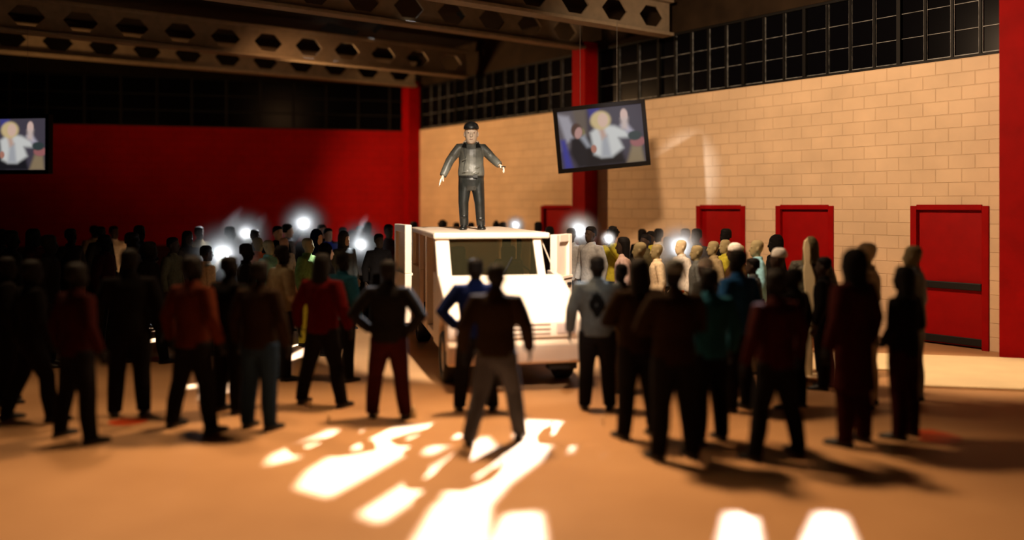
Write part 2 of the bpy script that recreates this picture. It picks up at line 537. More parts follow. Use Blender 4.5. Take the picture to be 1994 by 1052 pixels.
beam((14.45, 24.25), (-4, 25.30), 6.12, 'lowest and farthest castellated roof beam, orange lit, above the red back wall')

# ------------------------------------------------------------------ low slab by the exit doors
sl = [px(1500, 690), px(1560, 686), px(2150, 707), px(2150, 768), px(1785, 755), px(1782, 724), px(1640, 722), px(1612, 747), px(1500, 728)]
bm = bmesh.new(); prism(bm, [Vector((p.x, p.y, 0.0)) for p in sl], Vector((0, 0, 0.03)))
root = obj('floor_slab', bm, M_slab)
tag(root, 'low cream slab lying on the floor before the exit door and right red column', 'slab')
bm = bmesh.new()
a, b = sl[8], sl[7]
d_ = (a - b).normalized(); n_ = Vector((d_.y, -d_.x, 0))
if n_.y > 0: n_ = -n_
box8(bm, [a, b, b + n_ * 0.09, a + n_ * 0.09, a + Vector((0, 0, .04)), b + Vector((0, 0, .04)), b + n_ * 0.09 + Vector((0, 0, .04)), a + n_ * 0.09 + Vector((0, 0, .04))])
e_ = obj('edge_strip', bm, M_slabedge, root); e_['label'] = 'orange edge strip'

# ------------------------------------------------------------------ screens
def paint_screen():
    NX, NY = 110, 74
    def ell(cx, cy, rx, ry, rot=0):
        c, s = cos(rot), sin(rot)
        def f(x, y):
            dx, dy = x - cx, y - cy
            a_ = (dx * c + dy * s) / rx; b_ = (-dx * s + dy * c) / ry
            return 1 - sqrt(a_ * a_ + b_ * b_)
        return f
    def poly(pts):
        def f(x, y):
            d = 1e9; n = len(pts)
            for i in range(n):
                x1, y1 = pts[i]; x2, y2 = pts[(i + 1) % n]
                L = (x2 - x1) ** 2 + (y2 - y1) ** 2
                k = max(0, min(1, ((x - x1) * (x2 - x1) + (y - y1) * (y2 - y1)) / L))
                d = min(d, sqrt((x - x1 - k * (x2 - x1)) ** 2 + (y - y1 - k * (y2 - y1)) ** 2))
            return d * 4.5 if inside((x, y), pts) else -d * 4.5
        return f
    L = [  # shapes in 0..1.5 x 0..1 (y down), colour
        (poly([(0, 0), (.42, 0), (.38, .62), (0, .7)]), (.13, .11, .12)),
        (poly([(.0, .05), (.2, .1), (.34, .5), (.12, .55)]), (.36, .34, .38)),
        (poly([(.02, .5), (.10, .5), (.2, 1), (.06, 1)]), (.05, .05, .28)),
        (poly([(.55, 0), (.75, 0), (.72, .2), (.58, .2)]), (.05, .05, .24)),
        (poly([(.28, .0), (.52, .0), (.5, .55), (.36, .5)]), (.14, .11, .09)),
        (ell(.42, .42, .05, .1), (.22, .18, .09)),
        (poly([(.2, .5), (.34, .44), (.56, .5), (.68, .78), (.66, 1.0), (.3, 1.0), (.18, .75)]), (.015, .014, .018)),
        (poly([(.36, .47), (.46, .45), (.55, .66), (.48, .66)]), (.33, .34, .38)),
        (ell(.32, .36, .10, .13), (.09, .05, .04)),
        (ell(.35, .40, .065, .10, .3), (.48, .27, .24)),
        (poly([(.5, .72), (.7, .78), (1.1, .8), (1.15, 1.0), (.45, 1.0)]), (.012, .011, .014)),
        (poly([(.56, .42), (.70, .32), (.86, .31), (1.0, .34), (1.2, .44), (1.24, .56), (1.05, .55), (1.12, .73), (.92, .86), (.72, .86), (.6, .8)]), (.62, .62, .60)),
        (poly([(.76, .48), (.86, .48), (.9, .86), (.72, .85)]), (.38, .39, .42)),
        (poly([(.70, .34), (.80, .33), (.84, .5), (.76, .55)]), (.52, .34, .27)),
        (ell(.76, .22, .18, .16), (.62, .47, .24)),
        (ell(.80, .22, .09, .12), (.68, .46, .36)),
        (poly([(1.1, .34), (1.2, .3), (1.32, .46), (1.22, .48)]), (.45, .42, .5)),
        (ell(1.18, .17, .065, .11), (.66, .46, .40)),
        (poly([(1.12, .22), (1.24, .22), (1.22, .42), (1.12, .40)]), (.58, .46, .42)),
        (poly([(1.27, .7), (1.44, .72), (1.47, 1.0), (1.16, 1.0)]), (.26, .19, .11)),
        (ell(1.38, .64, .13, .09), (.33, .12, .12)),
        (ell(1.34, .54, .12, .08), (.035, .05, .05)),
        (ell(.6, .7, .05, .07), (.42, .18, .13)),
    ]
    cols = []
    for j in range(NY + 1):
        for i in range(NX + 1):
            x = 1.5 * i / NX; y = 1 - j / NY
            c = [.060, .050, .068]
            for f, k in L:
                a_ = max(0.0, min(1.0, f(x, y) * 2.2 + 0.5))
                a_ = a_ * a_ * (3 - 2 * a_)
                c = [c[q] * (1 - a_) + k[q] * a_ for q in range(3)]
            cols.append(c)
    return NX, NY, cols
def screen_mesh(wd_, ht):
    NX, NY, cols = paint_screen()
    bm = bmesh.new()
    lay = bm.verts.layers.float_color.new('picture')
    v = []
    for j in range(NY + 1):
        for i in range(NX + 1):
            q = bm.verts.new((wd_ * (i / NX - .5), 0, ht * (j / NY - .5)))
            c = cols[j * (NX + 1) + i]
            q[lay] = (c[0], c[1], c[2], 1)
            v.append(q)
    for j in range(NY):
        for i in range(NX):
            a_ = j * (NX + 1) + i
            bm.faces.new([v[a_], v[a_ + 1], v[a_ + NX + 2], v[a_ + NX + 1]])
    return bm
m = bpy.data.materials.new('screen_picture'); nt, p = nodes(m)
at = nt.nodes.new('ShaderNodeAttribute'); at.attribute_name = 'picture'
nt.links.new(at.outputs['Color'], p.inputs['Emission Color']); p.inputs['Emission Strength'].default_value = 0.8
p.inputs['Base Color'].default_value = (.01, .01, .01, 1); p.inputs['Roughness'].default_value = .7; p.inputs['Specular IOR Level'].default_value = .05
M_screen = m
m_bez = mat('black_bezel', (0.003, 0.002, 0.002), 0.6, 0.08)
def television(center, yaw, roll, wd_, ht, label, wires):
    r = empty('television', center)
    r.rotation_euler = (0, roll, yaw)
    tag(r, label, 'television', 'hanging screens')
    bm = bmesh.new()
    bw = 0.085
    box(bm, -wd_/2, wd_/2, 0.0, 0.10, -ht/2, ht/2)
    obj('casing', bm, m_bez, r, bevel=0.01)
    bm = bmesh.new()
    for (x0, x1, z0, z1) in ((-wd_/2, wd_/2, ht/2 - bw, ht/2), (-wd_/2, wd_/2, -ht/2, -ht/2 + bw), (-wd_/2, -wd_/2 + bw, -ht/2 + bw, ht/2 - bw), (wd_/2 - bw, wd_/2, -ht/2 + bw, ht/2 - bw)):
        box(bm, x0, x1, -0.035, 0.0, z0, z1)
    obj('bezel', bm, m_bez, r)
    bm = screen_mesh(wd_ - 2 * bw + .01, ht - 2 * bw + .01)
    for v in bm.verts: v.co.y = -0.012
    obj('screen', bm, M_screen, r)
    M4 = Matrix.Translation(center) @ r.rotation_euler.to_matrix().to_4x4()
    Mi = M4.inverted()
    for sx in (-0.2, 0.2):
        a_ = Vector((sx * wd_, 0.05, ht / 2)); wp = M4 @ a_
        top = Mi @ Vector((wp.x, wp.y, wires))
        bm = bmesh.new(); tube(bm, [a_, top], 0.004, 6)
        obj('hanging_wire', bm, M_wire, r)
    return r
television(pd(1171, 17.9, EYE + (401 - 266) * 17.9 / F), radians(-8), radians(-5.2), 1.86, 1.33, 'tilted television hanging in front of the middle red column', 6.08)
television(pd(19, 18.6, EYE + (401 - 281.5) * 18.6 / F), radians(-12), radians(0.3), 1.93, 1.24, 'television cut by the left picture edge, in front of the red back wall', 6.12)

# ------------------------------------------------------------------ truck
TA = Vector((-0.2, 0.98, 0)).normalized()         # front to rear
truck = empty('pickup_truck', Vector((0.05, 11.38, 0)), atan2(TA.y, TA.x) - pi / 2)
tag(truck, 'boxy cream truck with open doors and a man standing on its roof', 'truck')
HW = 0.88
XR = 0.77
def tbox(bm, x0, x1, s0, s1, z0, z1): box(bm, x0, x1, s0, s1, z0, z1)
# hood and nose: side profile swept across
bm = bmesh.new()
prof = [(0.06, 0.60), (0.0, 0.66), (0.0, 0.88), (0.10, 0.96), (0.55, 1.20), (1.02, 1.38), (1.12, 1.38), (1.12, 0.45), (1.0, 0.45), (0.93, 0.72), (0.75, 0.86), (0.52, 0.86), (0.34, 0.72), (0.27, 0.45), (0.06, 0.45)]
def sweep(bm, prof, x0, x1, y_taper=0.0):
    a_ = [bm.verts.new((x0 , s, z)) for s, z in prof]; b_ = [bm.verts.new((x1, s, z)) for s, z in prof]
    n = len(prof)
    bm.faces.new(a_); bm.faces.new(b_[::-1])
    for i in range(n): bm.faces.new([a_[i], a_[(i + 1) % n], b_[(i + 1) % n], b_[i]])
sweep(bm, prof, -HW, HW)
obj('front_body', bm, M_body, truck, bevel=0.035)
bm = bmesh.new(); box(bm, -0.80, 0.80, 0.10, 1.05, 0.40, 0.47)
obj('engine_tray', bm, M_rub, truck)
bm = bmesh.new()
sweep(bm, [(-0.10, 0.33), (-0.13, 0.36), (-0.13, 0.58), (-0.08, 0.62), (0.10, 0.62), (0.10, 0.33)], -HW - 0.01, HW + 0.02)
obj('bumper', bm, M_body, truck, bevel=0.02)
bm = bmesh.new(); box(bm, -0.70, 0.70, -0.03, 0.02, 0.66, 0.86)
obj('grille_panel', bm, M_body, truck, bevel=0.01)
for sx in (-1, 1):
    bm = bmesh.new(); box(bm, sx * 0.66 - 0.13, sx * 0.66 + 0.13, -0.045, 0.01, 0.69, 0.85)
    obj('headlamp', bm, mat('pink_grey_lamp', (0.55, 0.42, 0.36), 0.4, 0.4), truck, bevel=0.02)
bm = bmesh.new()
for zz in (0.70, 0.76, 0.82): box(bm, -0.45, 0.45, -0.045, -0.028, zz, zz + 0.018)
obj('grille_slots', bm, mat('grille_brown', (0.35, 0.25, 0.19), 0.6, 0.2), truck)
bm = bmesh.new(); box(bm, 0.42, 0.80, -0.06, 0.1, 0.24, 0.33)
obj('tow_plate', bm, M_rub, truck, bevel=0.01)
# sills, floor, cargo sides
bm = bmesh.new(); box(bm, -HW + 0.02, HW - 0.02, 1.05, 5.1, 0.42, 0.52)
obj('floor_pan', bm, M_body, truck, bevel=0.01)
bm = bmesh.new(); box(bm, -0.55, 0.55, 0.3, 4.9, 0.30, 0.42)
obj('chassis', bm, M_rub, truck)
# cowl side panels
for sx in (-1, 1):
    bm = bmesh.new()
    x0, x1 = (sx * HW, sx * (HW - 0.07))
    pr = [(1.08, 0.40), (1.08, 1.36), (1.40, 1.40), (1.62, 1.40), (1.62, 0.40)]
    sweep(bm, pr, min(x0, x1), max(x0, x1))
    obj('cowl_panel', bm, M_body, truck, bevel=0.01)
    bm = bmesh.new()
    # wide A pillar leaning back
    xa, xb = (-HW, -HW + 0.20) if sx < 0 else (0.66, 0.54)
    lo0, lo1, hi0, hi1 = 1.06, 1.20, 1.40, 1.62
    box8(bm, [(xa, lo0, 1.36), (xb, lo0, 1.36), (xb, lo1, 1.36), (xa, lo1, 1.36), (xa, hi0, 1.90), (xb, hi0, 1.90), (xb, hi0 + .1, 1.90), (xa, hi1, 1.90)])
    obj('front_pillar', bm, M_body, truck, bevel=0.02)
    xa = -HW if sx < 0 else XR
    bm = bmesh.new(); box(bm, min(xa, xa - sx * 0.12), max(xa, xa - sx * 0.12), 2.55, 2.70, 0.45, 1.90)
    obj('door_pillar', bm, M_body, truck, bevel=0.015)
    bm = bmesh.new(); box(bm, min(xa, xa - sx * 0.07), max(xa, xa - sx * 0.07), 3.62, 5.1, 0.45, 1.30)
    box(bm, min(xa, xa - sx * 0.07), max(xa, xa - sx * 0.07), 3.62, 3.80, 1.30, 1.90)
    box(bm, min(xa, xa - sx * 0.07), max(xa, xa - sx * 0.07), 4.92, 5.1, 1.30, 1.90)
    obj('rear_side_panel', bm, M_body, truck, bevel=0.012)
bm = bmesh.new(); box(bm, -HW, XR, 5.1, 5.17, 0.45, 1.9)
obj('tail_panel', bm, M_body, truck, bevel=0.012)
bm = bmesh.new(); box(bm, -HW - 0.03, XR + 0.01, 1.32, 5.18, 1.88, 1.965)
obj('roof_panel', bm, M_body, truck, bevel=0.025)
# windscreen
mg = bpy.data.materials.new('smoky_windscreen'); nt, p = nodes(mg)
p.inputs['Base Color'].default_value = (0.36, 0.31, 0.15, 1); p.inputs['Roughness'].default_value = 0.04
p.inputs['Transmission Weight'].default_value = 0.96; p.inputs['IOR'].default_value = 1.15
bm = bmesh.new()
box8(bm, [(-0.69, 1.10, 1.385), (0.55, 1.10, 1.385), (0.55, 1.115, 1.385), (-0.69, 1.115, 1.385), (-0.69, 1.44, 1.885), (0.55, 1.44, 1.885), (0.55, 1.455, 1.885), (-0.69, 1.455, 1.885)])
obj('windscreen', bm, mg, truck)
bm = bmesh.new(); tube(bm, [(0.05, 1.07, 1.40), (0.20, 1.22, 1.62)], 0.010, 8)
obj('wiper', bm, M_rub, truck)
m_seat = mat('olive_grey_seat', (0.07, 0.065, 0.04), 0.8, 0.2, noise=0.3, nscale=10)
for cx in (-0.40, 0.40):
    bm = bmesh.new()
    box(bm, cx - 0.26, cx + 0.26, 1.95, 2.45, 0.52, 0.95)
    box8(bm, [(cx - .26, 2.36, .93), (cx + .26, 2.36, .93), (cx + .26, 2.50, .93), (cx - .26, 2.50, .93), (cx - .22, 2.46, 1.52), (cx + .22, 2.46, 1.52), (cx + .22, 2.56, 1.52), (cx - .22, 2.56, 1.52)])
    box(bm, cx - 0.12, cx + 0.12, 2.46, 2.54, 1.50, 1.72)
    obj('seat', bm, m_seat, truck, bevel=0.04)
bm = bmesh.new(); box(bm, -0.80, 0.80, 1.12, 1.45, 1.05, 1.34)
obj('dashboard', bm, m_seat, truck, bevel=0.05)
bm = bmesh.new()
for k in range(24):
    a0, a1 = 2 * pi * k / 24, 2 * pi * (k + 1) / 24
    tube(bm, [(0.38 + .18 * cos(a0), 1.62 - .06 * sin(a0), 1.30 + .17 * sin(a0)), (0.38 + .18 * cos(a1), 1.62 - .06 * sin(a1), 1.30 + .17 * sin(a1))], 0.014, 6)
obj('steering_wheel', bm, M_rub, truck)
# wheels
def wheel(x, s, sgn):
    w_ = empty('wheel', (x, s, 0.34)); w_.parent = truck
    bm = bmesh.new()
    prof = [(0.20, -0.10), (0.30, -0.115), (0.335, -0.09), (0.34, 0), (0.335, 0.09), (0.30, 0.115), (0.20, 0.10)]
    n = 32; rings = []
    for r_, xx in prof: rings.append([bm.verts.new((xx * 1.0, r_ * cos(2 * pi * k / n), r_ * sin(2 * pi * k / n))) for k in range(n)])
    for i in range(len(rings)):
        j = (i + 1) % len(rings)
        for k in range(n): bm.faces.new([rings[i][k], rings[i][(k + 1) % n], rings[j][(k + 1) % n], rings[j][k]])
    obj('tyre', bm, M_rub, w_, smooth=True)
    bm = bmesh.new()
    prof = [(0.005, sgn * .10), (0.05, sgn * .10), (0.07, sgn * .06), (0.16, sgn * .05), (0.19, sgn * .085), (0.215, sgn * .10), (0.215, sgn * .02), (0.005, sgn * .0)]
    rings = []
    for r_, xx in prof: rings.append([bm.verts.new((xx, r_ * cos(2 * pi * k / n), r_ * sin(2 * pi * k / n))) for k in range(n)])
    for i in range(len(rings) - 1):
        for k in range(n): bm.faces.new([rings[i][k], rings[i][(k + 1) % n], rings[i + 1][(k + 1) % n], rings[i + 1][k]])
    bm.faces.new(rings[0]); bm.faces.new(rings[-1][::-1])
    obj('rim', bm, mat('dusty_rim', (0.62, 0.52, 0.40), 0.5, 0.4), w_, smooth=True)
for sx in (-1, 1):
    wheel(sx * (HW - 0.11), 0.635, sx); wheel(sx * (HW - 0.13), 4.3, sx)
# doors, each with a window opening
def tdoor(hx, hs, ang, length, name='open_door', zb=0.5, zt=1.93, th=0.11, wz=1.28, gm=None):
    d = empty(name, (hx, hs, 0), ang); d.parent = truck
    bm = bmesh.new()
    box(bm, 0, length, -th / 2, th / 2, zb, wz)
    box(bm, 0, 0.12, -th / 2, th / 2, wz, zt)
    box(bm, length - 0.12, length, -th / 2, th / 2, wz, zt)
    box(bm, 0.12, length - 0.12, -th / 2, th / 2, zt - 0.12, zt)
    o = obj('door_panel', bm, M_body, d, bevel=0.012)
    bm = bmesh.new(); box(bm, 0.12, length - 0.12, -0.008, 0.008, wz, zt - 0.12)
    obj('door_glass', bm, gm or mg, d)
    bm = bmesh.new(); box(bm, length - 0.2, length - 0.08, -th / 2 - 0.025, -th / 2, wz - 0.14, wz - 0.10)
    obj('door_handle', bm, M_rub, d)
    bm = bmesh.new(); box(bm, 0.02, length - 0.02, -th / 2 - 0.02, -th / 2 + .002, wz - 0.03, wz + 0.01)
    obj('window_sill', bm, M_body, d, bevel=0.004)
    return d
# rear left door swung out: runs back and outwards
tdoor(-HW - 0.25, 2.88, radians(96), 0.95, zt=2.05, gm=M_body)
# front right door swung forward a little
tdoor(XR + 0.15, 1.68, radians(52), 0.60, zt=1.92, zb=0.5, gm=M_body)
bm = bmesh.new(); tube(bm, [(XR - 0.10, 1.45, 1.88), (XR + 0.10, 1.45, 1.40)], 0.008, 6)
obj('door_stay_wire', bm, M_body, truck)

# ------------------------------------------------------------------ people
SK = {'dark': (0.035, 0.020, 0.013), 'pale': (0.62, 0.42, 0.30), 'olive': (0.30, 0.25, 0.13), 'cream': (0.80, 0.68, 0.45), 'black': (0.006, 0.005, 0.005)}
CL = {'black': (0.006, 0.005, 0.005), 'brownblack': (0.014, 0.007, 0.003), 'maroon': (0.024, 0.003, 0.002), 'red': (0.05, 0.001, 0.001),
      'rust': (0.055, 0.010, 0.003), 'navy': (0.003, 0.007, 0.04), 'blue': (0.010, 0.055, 0.17), 'teal': (0.012, 0.07, 0.11), 'grey': (0.062, 0.073, 0.077),
      'midgrey': (0.10, 0.11, 0.11), 'jeans': (0.012, 0.025, 0.05), 'olive': (0.07, 0.06, 0.03), 'brown': (0.07, 0.035, 0.012), 'green': (0.12, 0.20, 0.06),
      'yellow': (0.42, 0.38, 0.04), 'pink': (0.45, 0.32, 0.28), 'cream': (0.72, 0.60, 0.42), 'lightblue': (0.30, 0.62, 0.78), 'royal': (0.03, 0.07, 0.42),
      'aqua': (0.22, 0.50, 0.42), 'white': (0.75, 0.74, 0.70), 'tan': (0.30, 0.24, 0.14), 'darkgrey': (0.045, 0.042, 0.045), 'orange': (0.6, 0.14, 0.03),
      'ash': (0.30, 0.32, 0.34), 'fawn': (0.16, 0.13, 0.08)}
def cmat(kind, key):
    tbl = SK if kind == 'skin' else CL
    if kind == 'skin': return mat('skin_' + key, tbl[key], 0.7, 0.08 if key == 'black' else 0.25)
    if kind == 'hair': return mat('hair_' + key, CL[key], 0.7, 0.12, noise=0.3, nscale=40)
    if kind == 'shoe': return mat('shoe_' + key, CL[key], 0.45, 0.4)
    return mat('cloth_' + key, CL[key], 0.9, 0.05, noise=0.15, nscale=25, bump=0.3)

def remeshed(bm, voxel, smooth_it=3):
    me = bpy.data.meshes.new('t'); bmesh.ops.recalc_face_normals(bm, faces=bm.faces[:]); bm.to_mesh(me); bm.free()
    o = bpy.data.objects.new('t', me); C.objects.link(o)
    r = o.modifiers.new('r', 'REMESH'); r.mode = 'VOXEL'; r.voxel_size = voxel; r.use_smooth_shade = True
    if smooth_it:
        s = o.modifiers.new('s', 'SMOOTH'); s.factor = 0.5; s.iterations = smooth_it
    dg = bpy.context.evaluated_depsgraph_get()
    ev = o.evaluated_get(dg)
    out = bpy.data.meshes.new_from_object(ev)
    for p in out.polygons: p.use_smooth = True
    bpy.data.objects.remove(o); bpy.data.meshes.remove(me)
    return out

# pose: joints for the left (-1) and right (+1) side; figure faces -y, 1.78 m tall
def pose(elb, wri, knee=((-.11, 0, .50), (.11, 0, .50)), ank=((-.13, .02, .085), (.13, .02, .085)), sh=None, toe=(-.12, .12), hip=.095):
    sh = sh or ((-.185, .01, 1.43), (.185, .01, 1.43))
    return dict(sh=sh, elb=elb, wri=wri, knee=knee, ank=ank, toe=toe, hip=hip)
POSES = {
    'side': pose(((-.27, .04, 1.15), (.27, .04, 1.15)), ((-.29, -.03, .90), (.29, -.03, .90))),
    'wide': pose(((-.28, .05, 1.16), (.29, .05, 1.15)), ((-.31, -.04, .92), (.32, -.02, .91)), knee=((-.17, 0, .49), (.17, 0, .49)), ank=((-.25, .02, .085), (.25, .02, .085))),
    'akimbo': pose(((-.36, .08, 1.17), (.36, .08, 1.17)), ((-.21, -.04, .98), (.21, -.04, .98)), knee=((-.13, 0, .50), (.14, 0, .50)), ank=((-.18, .02, .085), (.17, .02, .085))),
    'folded': pose(((-.29, -.05, 1.17), (.29, -.05, 1.17)), ((.02, -.22, 1.20), (-.02, -.20, 1.16)), knee=((-.12, 0, .50), (.12, 0, .50)), ank=((-.15, .03, .085), (.15, .01, .085))),
    'phone': pose(((-.27, .04, 1.15), (.28, -.18, 1.28)), ((-.28, -.04, .90), (.20, -.36, 1.52))),
    'phonehigh': pose(((-.27, .04, 1.15), (.27, -.20, 1.46)), ((-.28, -.04, .90), (.20, -.34, 1.68))),
    'phonelow': pose(((-.27, .04, 1.15), (.27, -.12, 1.20)), ((-.28, -.04, .90), (.19, -.34, 1.36))),
    'clasp': pose(((-.27, .03, 1.16), (.27, .03, 1.16)), ((-.06, -.17, .99), (.06, -.17, .98))),
    'stride': pose(((-.28, .02, 1.16), (.28, .08, 1.16)), ((-.30, -.08, .92), (.30, .04, .91)), knee=((-.15, -.10, .50), (.14, .05, .50)), ank=((-.20, -.13, .085), (.22, .18, .085))),
}
def finger(bm, base, d, L, r, curl, up):
    pts = [Vector(base)]
    d = Vector(d).normalized(); up = Vector(up).normalized()
    seg = [0.45, 0.30, 0.25]
    for k, s in enumerate(seg):
        d = (d + up * curl * (0.6 + 0.5 * k)).normalized()
        pts.append(pts[-1] + d * L * s)
    tube(bm, pts, [r, r * .97, r * .9, r * .72], 8)
def hand(bm, wrist, elbow, inward, size=1.0, curl=0.35, r=0.0095):
    w_ = Vector(wrist); f = (w_ - Vector(elbow)).normalized()
    n = Vector(inward) - f * Vector(inward).dot(f); n.normalize()      # palm normal
    s = f.cross(n).normalized()
    if s.y > 0: s = -s                                                  # thumb side forwards
    P = lambda a, b, c: w_ + f * a * size + s * b * size + n * c * size
    tube(bm, [P(-.02, 0, 0), P(.02, 0, 0), P(.06, .002, 0), P(.095, .0, 0)], [.028 * size, .034 * size, .042 * size, .038 * size], 12,
         [.022 * size, .018 * size, .017 * size, .014 * size]) if abs(s.x) > .7 else tube(bm, [P(-.02, 0, 0), P(.02, 0, 0), P(.06, 0, 0), P(.095, 0, 0)], [.022 * size, .018 * size, .017 * size, .014 * size], 12, [.028 * size, .034 * size, .042 * size, .038 * size])
    for b_, L in ((.030, .072), (.010, .082), (-.011, .076), (-.031, .060)):
        finger(bm, P(.088, b_, 0), f, L * size, r * size, curl, n)
    tp = [P(.015, .030, .0), P(.045, .055, .012), P(.072, .066, .026), P(.092, .064, .040)]
    tube(bm, tp, [.014 * size, .012 * size, .011 * size, .008 * size], 8)
def head_mesh(bm, c=(0, 0, 0), s=1.0):
    """c is the chin-neck centre at z=1.53 for a 1.78 m body"""
    cx, cy, cz = c
    S = [(1.530, -.045, .030, .030), (1.545, -.040, .048, .052), (1.575, -.025, .062, .075), (1.61, -.012, .070, .088), (1.65, -.004, .074, .094),
         (1.69, .003, .077, .097), (1.73, .006, .073, .092), (1.76, .006, .056, .072), (1.776, .006, .028, .040)]
    stack(bm, [(cz + 1.53 + (z - 1.53) * s, cx, cy + y * s, rx * s, ry * s) for z, y, rx, ry in S], 24)
    q = lambda x, y, z: (cx + x * s, cy + y * s, cz + 1.53 + (z - 1.53) * s)
    tube(bm, [q(0, -.088, 1.665), q(0, -.108, 1.630), q(0, -.112, 1.617), q(0, -.09, 1.612)], [.010 * s, .014 * s, .017 * s, .010 * s], 8)
    for sx in (-1, 1):
        ball(bm, q(sx * .078, .010, 1.645), .012 * s, .020 * s, .032 * s, 8, 6)
        ball(bm, q(sx * .032, -.083, 1.672), .020 * s, .014 * s, .008 * s, 8, 6)
    ball(bm, q(0, -.092, 1.582), .024 * s, .012 * s, .010 * s, 8, 6)
    ball(bm, q(0, -.075, 1.545), .024 * s, .018 * s, .016 * s, 8, 6)
    tube(bm, [(cx, cy + .005, cz + 1.42), (cx, cy - .005, cz + 1.50), (cx, cy - .005, cz + 1.60)], [.068, .056, .055], 14)
def body_mesh(P, hs=1.0, hc=(0, 0, 0), voxel=0.0095, curl=.35):
    bm = bmesh.new()
    head_mesh(bm, hc, hs)
    stack(bm, [(.86, 0, 0, .15, .10), (.95, 0, 0, .155, .105), (1.12, 0, 0, .135, .09), (1.28, 0, 0, .155, .10), (1.40, 0, .005, .165, .095), (1.455, 0, .005, .13, .07), (1.485, 0, .0, .07, .055)])
    for i in (0, 1):
        sh, el, wr = P['sh'][i], P['elb'][i], P['wri'][i]
        tube(bm, [(sh[0] * .7, sh[1], sh[2] - .01), sh, tuple((Vector(sh) + Vector(el)) / 2), el, tuple((Vector(el) * .6 + Vector(wr) * .4)), wr], [.05, .055, .048, .042, .040, .026])
        hand(bm, wr, el, (1 if i == 0 else -1, -.25, 0), curl=curl)
        k, a_ = P['knee'][i], P['ank'][i]; hx = (-1, 1)[i] * P['hip']
        tube(bm, [(hx, 0, .93), (hx, 0, .82), k, tuple(Vector(k) * .6 + Vector(a_) * .4 + Vector((0, .015, 0))), a_, (a_[0], a_[1] - .01, .04)], [.095, .088, .058, .054, .038, .036], 14)
    return remeshed(bm, voxel, 3)
def jacket_mesh(P, loose=0.028, long=False, hem=.86, collar=True):
    bm = bmesh.new(); g = loose
    secs = [(hem, 0, 0, .160 + g, .112 + g), (.97, 0, 0, .160 + g, .110 + g), (1.12, 0, 0, .148 + g, .098 + g), (1.28, 0, 0, .168 + g, .108 + g),
            (1.39, 0, .005, .182 + g, .102 + g * .9), (1.445, 0, .008, .160 + g * .6, .080 + g * .6), (1.48, 0, .008, .095 + g * .5, .068 + g * .4), (1.505, 0, .006, .072, .070)]
    if long:
        secs = [(.50, 0, .01, .215, .165), (.70, 0, .005, .200, .150)] + secs
    stack(bm, secs, 24)
    if collar:
        stack(bm, [(1.46, 0, .01, .085, .075), (1.535, 0, .012, .078, .074)], 20)
    for i in (0, 1):
        sh, el, wr = [Vector(P[k][i]) for k in ('sh', 'elb', 'wri')]
        tube(bm, [(sh.x * .6, sh.y, sh.z - .02), sh - Vector((0, 0, .005)), sh.lerp(el, .5), el, el.lerp(wr, .5), wr], [.055 + g, .058 + g * .7, .053 + g * .8, .050 + g * .7, .045 + g * .6, .036 + g * .5], 14)
    return remeshed(bm, .0135, 3)
def trousers_mesh(P, g=.018):
    bm = bmesh.new()
    stack(bm, [(.78, 0, 0, .15 + g, .10 + g), (.86, 0, 0, .158 + g, .108 + g), (1.0, 0, 0, .152 + g, .102 + g)], 22)
    for i in (0, 1):
        k, a_ = Vector(P['knee'][i]), Vector(P['ank'][i]); hx = (-1, 1)[i] * P['hip']
        tube(bm, [(hx, 0, .92), (hx, 0, .78), (Vector((hx, 0, .78))).lerp(k, .55), k, k.lerp(a_, .5) + Vector((0, .012, 0)), a_ + Vector((0, 0, .0)), (a_.x, a_.y, .05)],
             [.095 + g * .6, .092 + g, .080 + g, .066 + g, .062 + g, .052 + g, .054 + g], 14)
    return remeshed(bm, .0135, 3)
def shoe_mesh(P, i):
    a_ = P['ank'][i]; tx = P['toe'][i]
    bm = bmesh.new()
    f = Vector((tx, -1, 0)).normalized(); s = Vector((-f.y, f.x, 0))
    rings = []
    for (k, w_, h) in ((-.075, .026, .05), (-.05, .038, .075), (0, .042, .095), (.05, .044, .080), (.10, .048, .062), (.15, .046, .048), (.185, .034, .038), (.20, .014, .025)):
        c = Vector((a_[0], a_[1], 0)) + f * k
        rings.append([bm.verts.new(c + s * w_ * x_ + Vector((0, 0, h * z_))) for x_, z_ in ((-1, .0), (-1.02, .35), (-.75, .8), (-.3, 1), (.3, 1), (.75, .8), (1.02, .35), (1, .0))])
    for a2, b2 in zip(rings, rings[1:]):
        for q in range(8): bm.faces.new([a2[q], a2[(q + 1) % 8], b2[(q + 1) % 8], b2[q]])
    bm.faces.new(rings[0][::-1]); bm.faces.new(rings[-1])
    bmesh.ops.recalc_face_normals(bm, faces=bm.faces[:])
    me = bpy.data.meshes.new('shoe'); bm.to_mesh(me); bm.free()
    for p in me.polygons: p.use_smooth = True
    return me
